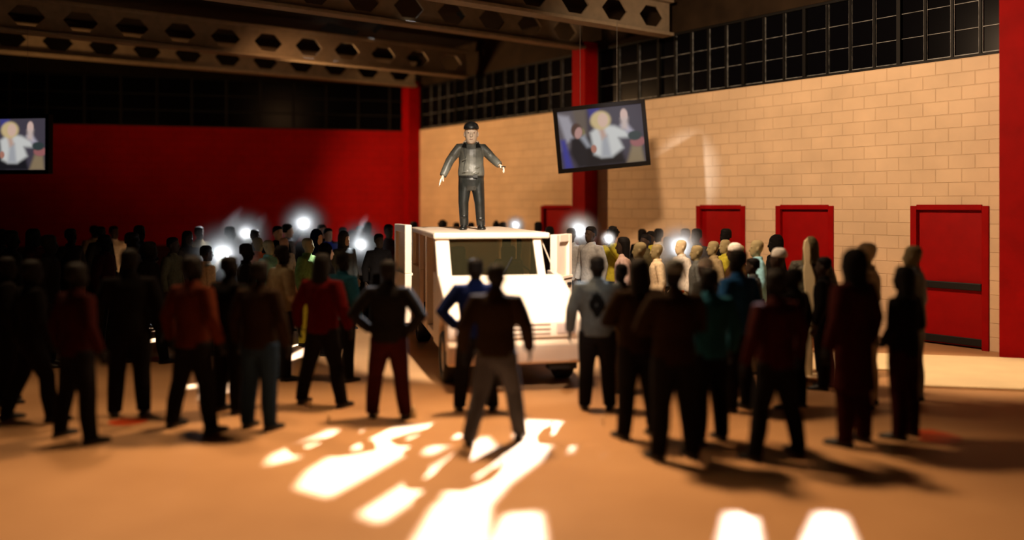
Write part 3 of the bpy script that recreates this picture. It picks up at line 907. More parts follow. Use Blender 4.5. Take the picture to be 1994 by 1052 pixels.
def hair_mesh(kind):
    bm = bmesh.new()
    if kind == 's':
        stack(bm, [(1.625, 0, .045, .066, .062), (1.66, 0, .032, .080, .078), (1.70, 0, .018, .086, .092), (1.74, 0, .010, .084, .100), (1.77, 0, .008, .068, .084), (1.79, 0, .008, .036, .048)], 20)
    elif kind == 'l':
        stack(bm, [(1.40, 0, .065, .085, .035), (1.48, 0, .055, .098, .055), (1.58, 0, .040, .096, .072), (1.66, 0, .028, .094, .085), (1.72, 0, .015, .092, .100), (1.77, 0, .010, .074, .086), (1.795, 0, .008, .038, .05)], 20)
    elif kind == 'h':
        stack(bm, [(1.44, 0, .03, .135, .105), (1.50, 0, .030, .110, .095), (1.58, 0, .026, .104, .105), (1.66, 0, .024, .104, .115), (1.73, 0, .022, .094, .112), (1.78, 0, .025, .066, .085), (1.81, 0, .032, .026, .04)], 22)
    elif kind == 'k':
        stack(bm, [(1.675, 0, .010, .086, .104), (1.70, 0, .010, .090, .108), (1.74, 0, .010, .086, .102), (1.78, 0, .010, .068, .08), (1.80, 0, .010, .03, .04)], 20)
    elif kind == 'c':
        stack(bm, [(1.690, 0, .008, .086, .104), (1.72, 0, .008, .088, .104), (1.76, 0, .010, .074, .086), (1.785, 0, .010, .034, .042)], 20)
        stack(bm, [(1.688, 0, -.10, .066, .075), (1.700, 0, -.10, .064, .072)], 16)
    elif kind == 'u':   # bun
        stack(bm, [(1.61, 0, .045, .066, .062), (1.66, 0, .032, .080, .078), (1.70, 0, .018, .085, .092), (1.74, 0, .010, .083, .100), (1.78, 0, .008, .055, .07)], 20)
        ball(bm, (0, .075, 1.775), .050)
    elif kind == 'a':   # curly
        rr = random.Random(3)
        ball(bm, (0, .02, 1.70), .105, .110, .105)
        for k in range(46):
            th_, ph = rr.uniform(0, 2 * pi), rr.uniform(-.2, 1.4)
            v = Vector((cos(th_) * cos(ph), sin(th_) * cos(ph), sin(ph)))
            if v.y < -.5 and v.z < .5: continue
            ball(bm, Vector((0, .02, 1.70)) + v * .105, .026, u=8, v=6)
    return remeshed(bm, .009, 2)
PM = {}
for k, P in POSES.items():
    PM[k] = dict(body=body_mesh(P), jacket=jacket_mesh(P), trousers=trousers_mesh(P), shoes=[shoe_mesh(P, 0), shoe_mesh(P, 1)])
COAT = {k: jacket_mesh(POSES[k], 0.036, True) for k in ('side', 'clasp')}
HM = {k: hair_mesh(k) for k in 'slhkcua'}
for d in list(PM.values()):
    for q in (d['body'], d['jacket'], d['trousers'], *d['shoes']): q.materials.append(None)
for q in list(COAT.values()) + list(HM.values()): q.materials.append(None)

def link_part(name, me, m, parent):
    o = bpy.data.objects.new(name, me)
    C.objects.link(o); o.parent = parent
    o.material_slots[0].link = 'OBJECT'; o.material_slots[0].material = m
    return o
HAIRNAME = {'s': 'hair', 'l': 'hair', 'u': 'hair', 'a': 'hair', 'h': 'hood', 'k': 'knit_cap', 'c': 'cap'}
HERO = Vector((-0.66, 14.35, 0))
def person(u, top, d, ps, hair, jc, tc, skin, label, group, turn=0.0, coat=False, haircol='black', xoff=0):
    h = EYE - (top - HY) * d / F
    h = max(1.62, min(1.98, h))
    loc = pd(u, d)
    to = HERO - loc
    rz = atan2(to.y, to.x) + pi / 2 + radians(turn)     # figure faces -y
    r = empty('person', loc, rz, h / 1.79)
    if d < 10.6: r.scale = (h / 1.79 * 1.10, h / 1.79 * 1.05, h / 1.79)
    tag(r, label, 'person', group)
    S = PM[ps]
    link_part('body', S['body'], cmat('skin', skin), r)
    if coat: link_part('coat', COAT[ps if ps in COAT else 'side'], cmat('cloth', jc), r)
    else: link_part('jacket', S['jacket'], cmat('cloth', jc), r)
    link_part('trousers', S['trousers'], cmat('cloth', tc), r)
    link_part('shoe', S['shoes'][0], cmat('shoe', 'black'), r)
    link_part('shoe', S['shoes'][1], cmat('shoe', 'black'), r)
    if hair != 'n': link_part(HAIRNAME[hair], HM[hair], cmat('hair', haircol) if hair in 'slua' else cmat('cloth', haircol), r)
    return r

GF, GM, GB, GR = 'crowd in the front row seen from behind', 'crowd on the left of the truck', 'crowd behind the truck', 'crowd on the right of the truck'
PEOPLE = [
 # u, top, depth, pose, hair, jacket, trousers, skin, label, group, options
 (14, 500, 10.6, 'side', 's', 'black', 'black', 'black', 'person in black at the far left edge of the front row', GF, {}),
 (62, 506, 9.7, 'stride', 's', 'black', 'black', 'black', 'person in black, second from the left edge in the front row', GF, {}),
 (150, 512, 8.9, 'wide', 's', 'maroon', 'black', 'black', 'person in very dark red top and black trousers, nearest of the far left front row', GF, {}),
 (252, 484, 9.95, 'side', 's', 'black', 'black', 'black', 'slim person in black left of the rust coloured vest, front row', GF, {'turn': 60}),
 (376, 498, 9.3, 'wide', 's', 'rust', 'black', 'black', 'person in rust coloured top and black trousers under the left phone light', GF, {}),
 (447, 498, 10.1, 'side', 's', 'black', 'black', 'black', 'person in black between the rust top and the blue jeans', GF, {}),
 (506, 506, 9.35, 'side', 's', 'brownblack', 'jeans', 'black', 'person in dark jacket and dark blue jeans, front row left of centre', GF, {}),
 (550, 477, 12.0, 'clasp', 's', 'fawn', 'black', 'black', 'person in olive brown jacket behind the blue jeans, left of the red shirt', GF, {}),
 (628, 494, 10.45, 'wide', 'l', 'red', 'black', 'black', 'person in dark red shirt and black trousers, back to camera', GF, {}),
 (668, 492, 11.9, 'side', 's', 'teal', 'black', 'black', 'person in teal blue jacket half hidden right of the dark red shirt', GF, {}),
 (757, 506, 9.85, 'akimbo', 's', 'black', 'maroon', 'black', 'person in black with hands on hips, standing left of the truck front', GF, {}),
 (926, 503, 10.2, 'akimbo', 's', 'navy', 'black', 'black', 'person in navy jacket before the front wheel of the truck', GF, {}),
 (966, 514, 8.85, 'stride', 's', 'brownblack', 'darkgrey', 'black', 'person in dark brown jacket and grey trousers standing in the white floor light', GF, {'turn': -12}),
 (1163, 498, 10.25, 'side', 's', 'grey', 'black', 'black', 'person in grey sweatshirt with dark emblem on the back, right of the truck', GF, {'turn': -27}),
 (1209, 520, 11.2, 'clasp', 's', 'brownblack', 'brown', 'black', 'person in brown trousers just right of the grey sweatshirt', GF, {}),
 (1243, 504, 9.0, 'folded', 'l', 'brownblack', 'black', 'black', 'long haired person in dark brown, left of the grey knit cap', GF, {}),
 (1313, 505, 8.25, 'folded', 'k', 'brownblack', 'black', 'black', 'person in dark brown jacket and grey knit cap, front row right', GF, {'haircol': 'midgrey'}),
 (1381, 520, 8.85, 'side', 's', 'teal', 'black', 'black', 'person in dark teal jacket right of the grey knit cap', GF, {}),
 (1436, 486, 10.2, 'side', 's', 'blue', 'black', 'black', 'person in deep blue jacket behind and right of the dark teal jacket', GF, {}),
 (1510, 525, 8.3, 'wide', 's', 'maroon', 'black', 'black', 'person in dark maroon shirt with legs apart, front row right', GF, {}),
 (1546, 540, 10.3, 'side', 's', 'black', 'black', 'black', 'person in black half hidden right of the dark maroon shirt', GF, {}),
 (1660, 486, 8.75, 'side', 'h', 'maroon', 'maroon', 'black', 'hooded person in long dark maroon coat, second from right in the front row', GF, {'coat': True, 'haircol': 'black'}),
 (1760, 518, 9.0, 'clasp', 'l', 'black', 'maroon', 'black', 'person in black coat and maroon trousers, rightmost of the front row', GF, {'coat': False}),
 # figures behind the right pair
 (1688, 470, 10.4, 'side', 'n', 'cream', 'cream', 'cream', 'cream coloured figure behind the hooded maroon coat', GR, {'turn': 10}),
 (1778, 476, 10.6, 'side', 'n', 'ash', 'ash', 'olive', 'pale grey figure behind the rightmost front row person', GR, {}),
 # left crowd, mid depth
 (22, 442, 13.6, 'side', 's', 'black', 'black', 'black', 'tall person in black, leftmost of the second row', GM, {}),
 (66, 445, 14.2, 'clasp', 'l', 'maroon', 'black', 'black', 'person in dark maroon coat, third head from the left edge', GM, {'coat': True}),
 (96, 457, 13.0, 'side', 's', 'black', 'black', 'black', 'person in black with large head beside the dark maroon coat', GM, {}),
 (2, 446, 15.5, 'side', 's', 'black', 'black', 'black', 'person in black cut by the left picture edge', GM, {}),
 (138, 445, 16.5, 'akimbo', 's', 'black', 'black', 'black', 'person in black below the television corner, alone before the red wall', GM, {}),
 (184, 439, 20.0, 'side', 's', 'tan', 'black', 'dark', 'person in tan shirt, rear row left, beside another dark head', GM, {}),
 (197, 441, 18.6, 'side', 's', 'black', 'black', 'black', 'person in black whose head touches the tan shirt person, rear row left', GM, {}),
 (205, 457, 14.4, 'side', 's', 'maroon', 'black', 'black', 'person in dark maroon jacket before the cream sweater', GM, {}),
 (222, 440, 19.0, 'side', 's', 'cream', 'black', 'dark', 'person in cream sweater among the dark left crowd', GM, {}),
 (258, 452, 13.6, 'side', 's', 'black', 'black', 'black', 'person in black right of the cream sweater', GM, {}),
 (272, 438, 17.0, 'folded', 's', 'black', 'black', 'black', 'tall person in black, second right of the cream sweater', GM, {}),
 (292, 470, 13.4, 'stride', 's', 'black', 'black', 'black', 'person in black with a stride before the striped floor light', GM, {'turn': 30}),
 (337, 462, 15.0, 'side', 's', 'olive', 'olive', 'dark', 'person in olive clothes left of the left phone light', GM, {}),
 (366, 450, 17.0, 'side', 'l', 'darkgrey', 'black', 'dark', 'person in dark grey with long hair left of the phone light', GM, {}),
 (388, 441, 19.0, 'side', 's', 'tan', 'black', 'dark', 'person in tan top with lit shoulder, left of the phone light', GM, {}),
 (402, 478, 14.0, 'phone', 's', 'cream', 'black', 'dark', 'person in cream top holding the left phone light', GM, {'turn': 40}),
 (448, 441, 18.6, 'phone', 's', 'ash', 'black', 'dark', 'person in ash grey holding a phone light before the red wall', GM, {'turn': 190}),
 (480, 474, 13.5, 'side', 's', 'black', 'black', 'black', 'person in black right of the two left phone lights', GM, {}),
 (497, 447, 17.8, 'side', 's', 'darkgrey', 'black', 'dark', 'dark haired person in dark grey right of the second phone light', GM, {}),
 (502, 461, 16.0, 'side', 'n', 'orange', 'black', 'olive', 'olive headed figure in orange top', GM, {}),
 (523, 466, 15.0, 'side', 'n', 'aqua', 'black', 'olive', 'olive headed figure in aqua shirt', GM, {}),
 (541, 440, 17.6, 'side', 's', 'black', 'black', 'pale', 'dark haired person with lit temple left of the third phone light', GM, {}),
 (560, 436, 18.6, 'phone', 's', 'ash', 'black', 'pale', 'person in ash grey holding the third phone light', GM, {'turn': 180}),
 (553, 462, 16.6, 'side', 'n', 'cream', 'black', 'pale', 'pale bald person between two dark heads, left of the olive jacket', GM, {}),
 (601, 441, 18.9, 'side', 's', 'darkgrey', 'black', 'pale', 'person in dark grey right of the third phone light', GM, {}),
 (599, 462, 15.0, 'side', 'n', 'green', 'yellow', 'olive', 'olive headed figure in green and yellow clothes', GM, {}),
 (618, 448, 16.4, 'side', 'h', 'navy', 'black', 'pale', 'hooded person in navy with white lit edge', GM, {'haircol': 'navy'}),
 (627, 437, 18.8, 'side', 's', 'black', 'black', 'pale', 'dark haired person rising above the navy hood', GM, {}),
 (639, 444, 18.4, 'side', 's', 'royal', 'black', 'pale', 'person in royal blue jacket left of the lit hooded group', GM, {}),
 (636, 475, 14.0, 'side', 'h', 'black', 'black', 'pale', 'person in black hood before the royal blue jacket', GM, {'haircol': 'black'}),
 (671, 451, 16.9, 'side', 'h', 'midgrey', 'jeans', 'pale', 'person in grey hooded coat and jeans, tallest hood left of the truck', GM, {'haircol': 'darkgrey', 'turn': 10}),
 (668, 442, 19.5, 'side', 's', 'black', 'black', 'dark', 'dark head behind the grey hooded coat', GM, {}),
 (685, 448, 19.3, 'side', 's', 'white', 'black', 'pale', 'person in white top with lit edge right of the grey hooded coat', GM, {}),
 (701, 440, 18.2, 'phone', 's', 'ash', 'black', 'pale', 'person in ash grey holding the phone light left of the truck', GM, {'turn': 20}),
 (716, 430, 20.5, 'side', 's', 'black', 'black', 'black', 'tall person in black behind the phone light near the truck', GM, {}),
 (738, 455, 16.8, 'side', 's', 'black', 'black', 'dark', 'person in black between the phone light and the truck door', GM, {}),
 (757, 433, 18.0, 'folded', 's', 'maroon', 'black', 'dark', 'person in patterned maroon beside the open truck door', GM, {}),
 # behind the truck
 (806, 431, 21.0, 'side', 's', 'black', 'black', 'black', 'dark head between truck door and corner column', GB, {}),
 (862, 431, 22.5, 'side', 'a', 'black', 'black', 'black', 'curly head above the truck roof, left of the man', GB, {}),
 (889, 433, 23.5, 'side', 's', 'black', 'black', 'black', 'small dark head beside the left leg of the man on the roof', GB, {}),
 (917, 433, 22.5, 'side', 's', 'black', 'black', 'black', 'dark head between the legs of the man on the roof', GB, {}),
 (966, 432, 22.5, 'side', 'u', 'black', 'black', 'black', 'dark head right of the man on the roof, left of a pair', GB, {}),
 (979, 432, 21.6, 'side', 's', 'black', 'black', 'black', 'dark head right of the man on the roof, right of a pair', GB, {}),
 (1000, 437, 20.4, 'phone', 's', 'black', 'black', 'dark', 'person holding the small phone light above the truck roof', GB, {'turn': 10}),
 (1048, 432, 20.8, 'side', 's', 'black', 'black', 'black', 'dark head behind the right roof corner of the truck', GB, {}),
 (1070, 441, 19.5, 'side', 'l', 'black', 'black', 'black', 'long haired head behind the open right truck door', GB, {}),
 # right crowd
 (1112, 444, 17.0, 'side', 's', 'ash', 'jeans', 'dark', 'person in pale grey top and blue jeans left of the red column', GR, {}),
 (1134, 447, 17.6, 'phone', 's', 'ash', 'black', 'dark', 'person holding the phone light in front of the red column', GR, {'turn': 10}),
 (1150, 437, 16.2, 'side', 's', 'ash', 'black', 'dark', 'tall person in grey jacket in front of the red column', GR, {}),
 (1192, 444, 16.6, 'phone', 'a', 'yellow', 'black', 'dark', 'curly haired person in yellow jacket holding a phone light', GR, {'turn': 25}),
 (1213, 462, 14.2, 'side', 'l', 'pink', 'black', 'dark', 'person in dusty pink jacket right of the yellow jacket', GR, {}),
 (1246, 470, 13.4, 'side', 'n', 'olive', 'black', 'olive', 'olive headed figure right of the dusty pink jacket', GR, {}),
 (1250, 446, 18.4, 'side', 's', 'black', 'black', 'black', 'leftmost of the three dark heads before the brick wall', GR, {}),
 (1257, 456, 16.4, 'side', 's', 'olive', 'black', 'dark', 'person in olive below the three dark heads', GR, {}),
 (1267, 450, 17.2, 'side', 's', 'yellow', 'black', 'dark', 'middle of the three dark heads before the brick wall, yellow top', GR, {}),
 (1282, 445, 18.0, 'side', 's', 'white', 'black', 'black', 'rightmost of the three dark heads before the brick wall, white collar', GR, {}),
 (1279, 474, 14.4, 'side', 'n', 'cream', 'tan', 'olive', 'figure with grey olive head and cream top, before the white collar', GR, {}),
 (1300, 461, 16.4, 'phone', 's', 'ash', 'black', 'dark', 'person in ash grey holding the brightest phone light on the right', GR, {'turn': 10}),
 (1326, 466, 15.2, 'side', 'n', 'white', 'orange', 'cream', 'pale figure in white lit by the right phone light', GR, {}),
 (1334, 445, 17.6, 'side', 's', 'ash', 'black', 'black', 'dark head left of the pair beside the first red door', GR, {}),
 (1356, 445, 17.0, 'side', 's', 'darkgrey', 'black', 'black', 'dark head at the left jamb of the first red door', GR, {}),
 (1357, 476, 14.0, 'side', 'n', 'midgrey', 'black', 'olive', 'figure in grey below the dark head at the door jamb', GR, {}),
 (1389, 468, 14.6, 'side', 'n', 'tan', 'black', 'olive', 'leftmost olive oval head before the first red door', GR, {}),
 (1413, 445, 16.8, 'side', 's', 'black', 'black', 'black', 'dark head in the middle of the first red door', GR, {}),
 (1412, 465, 15.2, 'side', 'n', 'yellow', 'black', 'olive', 'middle olive oval head before the first red door', GR, {}),
 (1438, 475, 14.0, 'side', 'n', 'brown', 'black', 'olive', 'rightmost olive oval head before the first red door', GR, {}),
 (1373, 503, 11.2, 'side', 'k', 'midgrey', 'black', 'dark', 'person in pale white cap behind the dark teal jacket', GR, {'haircol': 'white'}),
 (1430, 474, 12.6, 'side', 'k', 'brown', 'black', 'dark', 'person with white cap band above the deep blue jacket', GR, {'haircol': 'white'}),
 (1474, 466, 12.8, 'side', 'n', 'lightblue', 'black', 'olive', 'olive headed figure in light blue shirt', GR, {}),
 (1466, 520, 12.0, 'side', 's', 'midgrey', 'tan', 'dark', 'person in grey below the light blue shirt', GR, {}),
 (1509, 459, 14.6, 'side', 'h', 'black', 'black', 'black', 'person in black hood before the second red door', GR, {'haircol': 'black'}),
 (1516, 484, 11.6, 'side', 'k', 'black', 'black', 'dark', 'person in black with white cap below the black hood', GR, {'haircol': 'white'}),
 (1604, 500, 11.4, 'side', 's', 'black', 'black', 'dark', 'low dark person between the cream edged figure and the maroon coat', GR, {}),
]
PH = [list(q) for q in [  # u, y, depth, halo radius px, power, label
 (421, 497, 13.6, 100, 26, 'phone with bright light, lowest of the left crowd, with grey glow'),
 (468, 463, 17.6, 74, 20, 'phone with bright light before the red wall, second from left'),
 (584, 446, 17.6, 74, 26, 'phone with bright light above the heads, before the red wall left of the truck'),
 (711, 490, 16.4, 78, 14, 'phone with light low between the grey hooded coat and the truck'),
 (1004, 439, 20.1, 34, 5, 'small phone light above the truck roof right of the man'),
 (1123, 455, 16.9, 60, 15, 'phone with pink white light left of the middle red column'),
 (1179, 472, 15.8, 26, 4, 'small phone light beside the yellow jacket'),
 (1313, 487, 14.4, 72, 22, 'phone with bright light below the three dark heads'),
]]
persons = {}
# keep everybody half a metre apart by moving them along their own line of sight
spots = [[r[0], r[2], r[2] > 11.3] for r in PEOPLE]
for it in range(60):
    for i in range(len(spots)):
        for j in range(i):
            a_, b_ = pd(spots[i][0], spots[i][1]), pd(spots[j][0], spots[j][1])
            v = a_ - b_
            if v.length < 0.62:
                far_, near_ = (i, j) if spots[i][1] >= spots[j][1] else (j, i)
                if spots[far_][2] and spots[far_][1] < 22.3: spots[far_][1] += 0.06
                if spots[near_][2] and spots[near_][1] > 11.6: spots[near_][1] -= 0.06
HANDZ = {'phonelow': 1.44, 'phone': 1.61, 'phonehigh': 1.77}
phone_i = 0
for row, sp in zip(PEOPLE, spots):
    u, top, d, ps, hair, jc, tc, skin, label, group, opt = row
    r = persons[label] = None
    if ps == 'phone':
        P_ = min(PH, key=lambda q: abs(q[0] - u) + abs(q[1] - top) * .3)
        zt = EYE - (P_[1] - HY) * sp[1] / F
        h = max(1.62, min(1.95, EYE - (top - HY) * sp[1] / F))
        ps = min(HANDZ, key=lambda q: abs(HANDZ[q] * h / 1.79 - zt))
        r = person(u, top, sp[1], ps, hair, jc, tc, skin, label, group, **opt)
        k = r.scale[0]
        hx, hy = .20 * k, -.41 * k
        want = (P_[0] - u) / F * sp[1]
        R_ = sqrt(hx * hx + hy * hy); want = max(-R_ * .98, min(R_ * .98, want))
        phi = atan2(hy, hx); a_ = math.acos(want / R_)
        base = r.rotation_euler[2]
        best = min((a_ - phi, -a_ - phi), key=lambda q: abs((q - base + pi) % (2 * pi) - pi))
        r.rotation_euler[2] = best
        hp = r.location + Vector((R_ * cos(phi + best), R_ * sin(phi + best), HANDZ[ps] * k))
        P_.append(hp)
    else:
        r = person(u, top, sp[1], ps, hair, jc, tc, skin, label, group, **opt)
    persons[label] = r

# emblem on the back of the grey sweatshirt
pr = persons['person in grey sweatshirt with dark emblem on the back, right of the truck']
jm = PM['side']['jacket']
tree = BVHTree.FromPolygons([v.co.copy() for v in jm.vertices], [tuple(p.vertices) for p in jm.polygons])
outl = [(0, .145), (.018, .10), (.030, .115), (.040, .06), (.055, .03), (.050, -.03), (.028, -.075), (.012, -.13), (-.012, -.12), (-.03, -.07), (-.052, -.03), (-.050, .03), (-.030, .07), (-.022, .11), (-.010, .10)]
outl = [(x * 1.6, z * 1.15) for x, z in outl]
bm = bmesh.new()
vv, ee = [Vector(p) for p in outl], [(i, (i + 1) % len(outl)) for i in range(len(outl))]
hl = [(.008, .030), (.020, .0), (.012, -.025), (-.004, -.005)]
s0 = len(vv); vv += [Vector(p) for p in hl]; ee += [(s0 + i, s0 + (i + 1) % 4) for i in range(4)]
for gx in range(-9, 10):
    for gz in range(-17, 18):
        p = (gx * .01 + .0013, gz * .01 + .0017)
        if inside(p, outl) and not inside(p, hl): vv.append(Vector(p))
ov, oe, of, *_ = delaunay_2d_cdt(vv, ee, [], 0, 1e-6)
vs_ = []
for v in ov:
    hit = tree.ray_cast(Vector((v.x, 1.0, 1.23 + v.y)), Vector((0, -1, 0)))
    y_ = hit[0].y if hit[0] else .13
    vs_.append(bm.verts.new((v.x, y_ + .007, 1.23 + v.y)))
for f in of:
    c = sum((ov[i] for i in f), Vector((0, 0))) / len(f)
    if inside(c, outl) and not inside(c, hl): bm.faces.new([vs_[i] for i in f])
e_ = obj('emblem', bm, mat('dark_print', (.004, .004, .004), .9, .03), pr); e_['label'] = 'dark printed emblem'

# figure turned edge-on: dark printed coat on a thick cream board
def edge_figure():
    r = empty('person', pd(1579, 12.35), radians(0))
    tag(r, 'figure in black textured coat with thick cream edge, before the second red door', 'person', GR)
    sc = (EYE - (463 - HY) * 12.35 / F)
    k = sc / 1.79
    r.scale = (k, k, k)
    r.rotation_euler = (0, 0, radians(160))
    S = PM['side']
    link_part('body', S['body'], cmat('skin', 'dark'), r)
    link_part('coat', COAT['side'], mat('cloth_textured', (.03, .028, .015), .6, .4, noise=.8, nscale=30, bump=.8), r)
    link_part('trousers', S['trousers'], cmat('cloth', 'black'), r)
    for i in (0, 1): link_part('shoe', S['shoes'][i], cmat('shoe', 'black'), r)
    link_part('hood', HM['h'], cmat('cloth', 'olive'), r)
    # side profile of the board, in (x offset, z), extruded
    L = [(-.02, 0), (-.03, .25), (-.02, .6), (-.05, .85), (-.07, 1.05), (-.06, 1.28), (-.02, 1.42), (.0, 1.47), (-.005, 1.56), (.0, 1.70), (.03, 1.79)]
    R_ = [(.075, 1.76), (.09, 1.66), (.08, 1.55), (.075, 1.46), (.09, 1.38), (.08, 1.2), (.06, 1.0), (.085, .8), (.10, .6), (.085, .3), (.09, 0)]
    bm = bmesh.new()
    prism(bm, [Vector((x, .16, z)) for x, z in L + R_], Vector((0, .05, 0)))
    e = obj('cream_edge_board', bm, mat('cream_board', (.80, .68, .42), .7, .2, noise=.05, nscale=6), r, bevel=.012)
    e['label'] = 'thick cream edge'
edge_figure()

# ------------------------------------------------------------------ man on the roof
HP = dict(sh=((-.185, .01, 1.335), (.180, .01, 1.325)), elb=((-.345, -.02, 1.11), (.335, -.05, 1.155)), wri=((-.455, -.10, .86), (.455, -.15, 1.035)),
          knee=((-.125, -.02, .44), (.135, -.02, .44)), ank=((-.115, .0, .085), (.155, .0, .085)), toe=(-.10, .10), hip=.10)
hero = empty('person', Vector((-0.66, 14.35, 1.966)), radians(3), 1.0)
tag(hero, 'man in grey jacket, black trousers and cap standing on the truck roof with arms spread', 'person')
def head_hero(): pass
bm = bmesh.new()
head_mesh(bm, (0, -.03, -.150), 1.38)
stack(bm, [(.80, 0, 0, .17, .11), (.95, 0, 0, .165, .105), (1.12, 0, 0, .15, .10), (1.28, 0, 0, .17, .11), (1.36, 0, .005, .17, .10), (1.42, 0, .005, .13, .08), (1.46, 0, 0, .08, .07)])
for i in (0, 1):
    sh, el, wr = HP['sh'][i], HP['elb'][i], HP['wri'][i]
    tube(bm, [sh, el, wr], [.05, .042, .028], 12)
    hand(bm, wr, el, (1 if i == 0 else -1, .1, -.2), size=1.12, curl=.12 if i == 0 else .75, r=.0105)
    k, a_ = HP['knee'][i], HP['ank'][i]; hx = (-1, 1)[i] * HP['hip']
    tube(bm, [(hx, 0, .85), k, a_, (a_[0], a_[1], .04)], [.09, .06, .04, .038], 12)
me = remeshed(bm, .0075, 2); me.materials.append(mat('figure_skin', (.88, .68, .50), .45, .4, noise=.08, nscale=12))
o = bpy.data.objects.new('body', me); C.objects.link(o); o.parent = hero
bm = bmesh.new()
stack(bm, [(.845, 0, 0, .190, .135), (.875, 0, 0, .212, .150), (.93, 0, 0, .215, .155), (1.05, 0, 0, .200, .145), (1.20, 0, 0, .200, .145), (1.29, 0, .005, .212, .140), (1.345, 0, .008, .195, .120), (1.395, 0, .008, .140, .100), (1.42, 0, .005, .11, .10)], 26)
for i in (0, 1):
    sh, el, wr = [Vector(HP[k][i]) for k in ('sh', 'elb', 'wri')]
    tube(bm, [(sh.x * .5, sh.y, sh.z + .0), sh.lerp(el, .06), sh.lerp(el, .5), el, el.lerp(wr, .5), wr.lerp(el, .10), wr], [.065, .080, .077, .070, .066, .060, .052], 16)
# cloth folds
for (x, z, dx) in ((-.1, .93, .10), (.06, .90, .12), (.10, 1.0, .07), (-.12, 1.12, .05)):
    tube(bm, [(x - dx / 2, -.140, z - .012), (x, -.152, z), (x + dx / 2, -.140, z + .014)], [.008, .014, .008], 8)
for (p, q) in ((HP['sh'][1], HP['elb'][1]), (HP['sh'][0], HP['elb'][0])):
    a_, b_ = Vector(p), Vector(q)
    c = a_.lerp(b_, .62); tube(bm, [c + Vector((-.06, -.055, .03)), c + Vector((0, -.075, .0)), c + Vector((.05, -.055, -.03))], [.008, .014, .008], 8)
me = remeshed(bm, .009, 2)
m_hj = mat('figure_grey_jacket', (.085, .085, .072), .42, .45, noise=.35, nscale=9, bump=.35); me.materials.append(m_hj)
o = bpy.data.objects.new('jacket', me); C.objects.link(o); o.parent = hero
jt = BVHTree.FromPolygons([v.co.copy() for v in me.vertices], [tuple(p.vertices) for p in me.polygons])
def on_front(x, z, off=.0):
    h = jt.ray_cast(Vector((x, -1, z)), Vector((0, 1, 0)))
    return Vector((x, (h[0].y if h[0] else -.14) - off, z))
m_gb = mat('gloss_black_paint', (.010, .010, .009), .3, .5, noise=.3, nscale=14)
bm = bmesh.new(); tube(bm, [on_front(-.105 - .012 * sin(k), .90 + k * .052) for k in range(10)], .0065, 8)
obj('zipper', bm, m_gb, hero, smooth=True)
bm = bmesh.new()   # collar with two points
for sx in (-1, 1):
    a_ = [Vector((sx * x, y, z)) for x, y, z in ((.105, .03, 1.425), (.120, -.07, 1.405), (.150, -.125, 1.325), (.075, -.150, 1.310), (.075, -.10, 1.365), (.095, 0, 1.41))]
    a_ = [on_front(p.x, p.z, .012) if p.y < -.1 else p for p in a_]
    prism(bm, a_, Vector((0, -.014, .004)))
tube(bm, [(-.11, .02, 1.40), (-.07, .09, 1.41), (.07, .09, 1.41), (.11, .02, 1.40)], .022, 10)
obj('collar', bm, m_gb, hero)
bm = bmesh.new()
stack(bm, [(.63, 0, 0, .15, .10), (.70, 0, 0, .188, .125), (.80, 0, 0, .198, .135), (.875, 0, 0, .195, .130)], 26)
for i in (0, 1):
    k, a_ = Vector(HP['knee'][i]), Vector(HP['ank'][i]); hx = (-1, 1)[i] * .105
    tube(bm, [(hx, 0, .85), (hx, 0, .68), (Vector((hx, 0, .68))).lerp(k, .6), k, k.lerp(a_, .5), a_ + Vector((0, 0, .02)), (a_.x, a_.y, .06)], [.10, .105, .092, .083, .076, .072, .070], 16)
for (x, z) in ((-.12, .46), (.14, .40), (-.12, .20), (.15, .16), (-.06, .70), (.07, .68)):
    tube(bm, [(x - .05, -.07, z + .012), (x, -.092, z), (x + .05, -.07, z + .014)], [.007, .013, .007], 8)
me = remeshed(bm, .009, 2)
me.materials.append(mat('figure_black_trousers', (.010, .011, .010), .30, .55, noise=.45, nscale=7, bump=.35))
o = bpy.data.objects.new('trousers', me); C.objects.link(o); o.parent = hero
bm = bmesh.new(); stack(bm, [(.838, 0, 0, .206, .146), (.872, 0, 0, .208, .148)], 28)
box(bm, .03, .10, -.165, -.14, .835, .878)
obj('belt', bm, m_gb, hero)
for i in (0, 1):
    me = shoe_mesh(HP, i); me.materials.append(m_gb)
    for v in me.vertices:
        ax_, ay_ = HP['ank'][i][0], HP['ank'][i][1]
        v.co.x = ax_ + (v.co.x - ax_) * 1.4; v.co.y = ay_ + (v.co.y - ay_) * 1.05; v.co.z *= 1.1
    o = bpy.data.objects.new('shoe', me); C.objects.link(o); o.parent = hero
    b = o.modifiers.new('s', 'SUBSURF'); b.levels = 1; b.render_levels = 1
zc_ = 1.455
HS_ = 1.38 / 1.18
def hz(z): return -.150 + 1.53 + (z - 1.53) * 1.38
bm = bmesh.new()
stack(bm, [(hz(z), 0, -.02, a_ * HS_, b_ * HS_) for z, a_, b_ in ((1.705, .106, .126), (1.73, .106, .124), (1.765, .090, .104), (1.788, .055, .066), (1.80, .018, .02))], 24)
me = remeshed(bm, .008, 1); me.materials.append(mat('cap_black', (.03, .03, .03), .35, .5, noise=.9, nscale=22))
cap_o = bpy.data.objects.new('cap', me); C.objects.link(cap_o); cap_o.parent = hero
bm = bmesh.new()
stack(bm, [(hz(1.700), 0, -.10, .098 * HS_, .095 * HS_), (hz(1.710), 0, -.10, .095 * HS_, .092 * HS_)], 22)
obj('visor', bm, m_gb, cap_o)
for sx in (-1, 1):
    bm = bmesh.new(); ball(bm, (sx * .044, -.030 - .088 * 1.38, hz(1.655)), .014, .008, .009)
    obj('eye', bm, mat('eye_brown', (.12, .06, .04), .4, .4), hero, smooth=True)
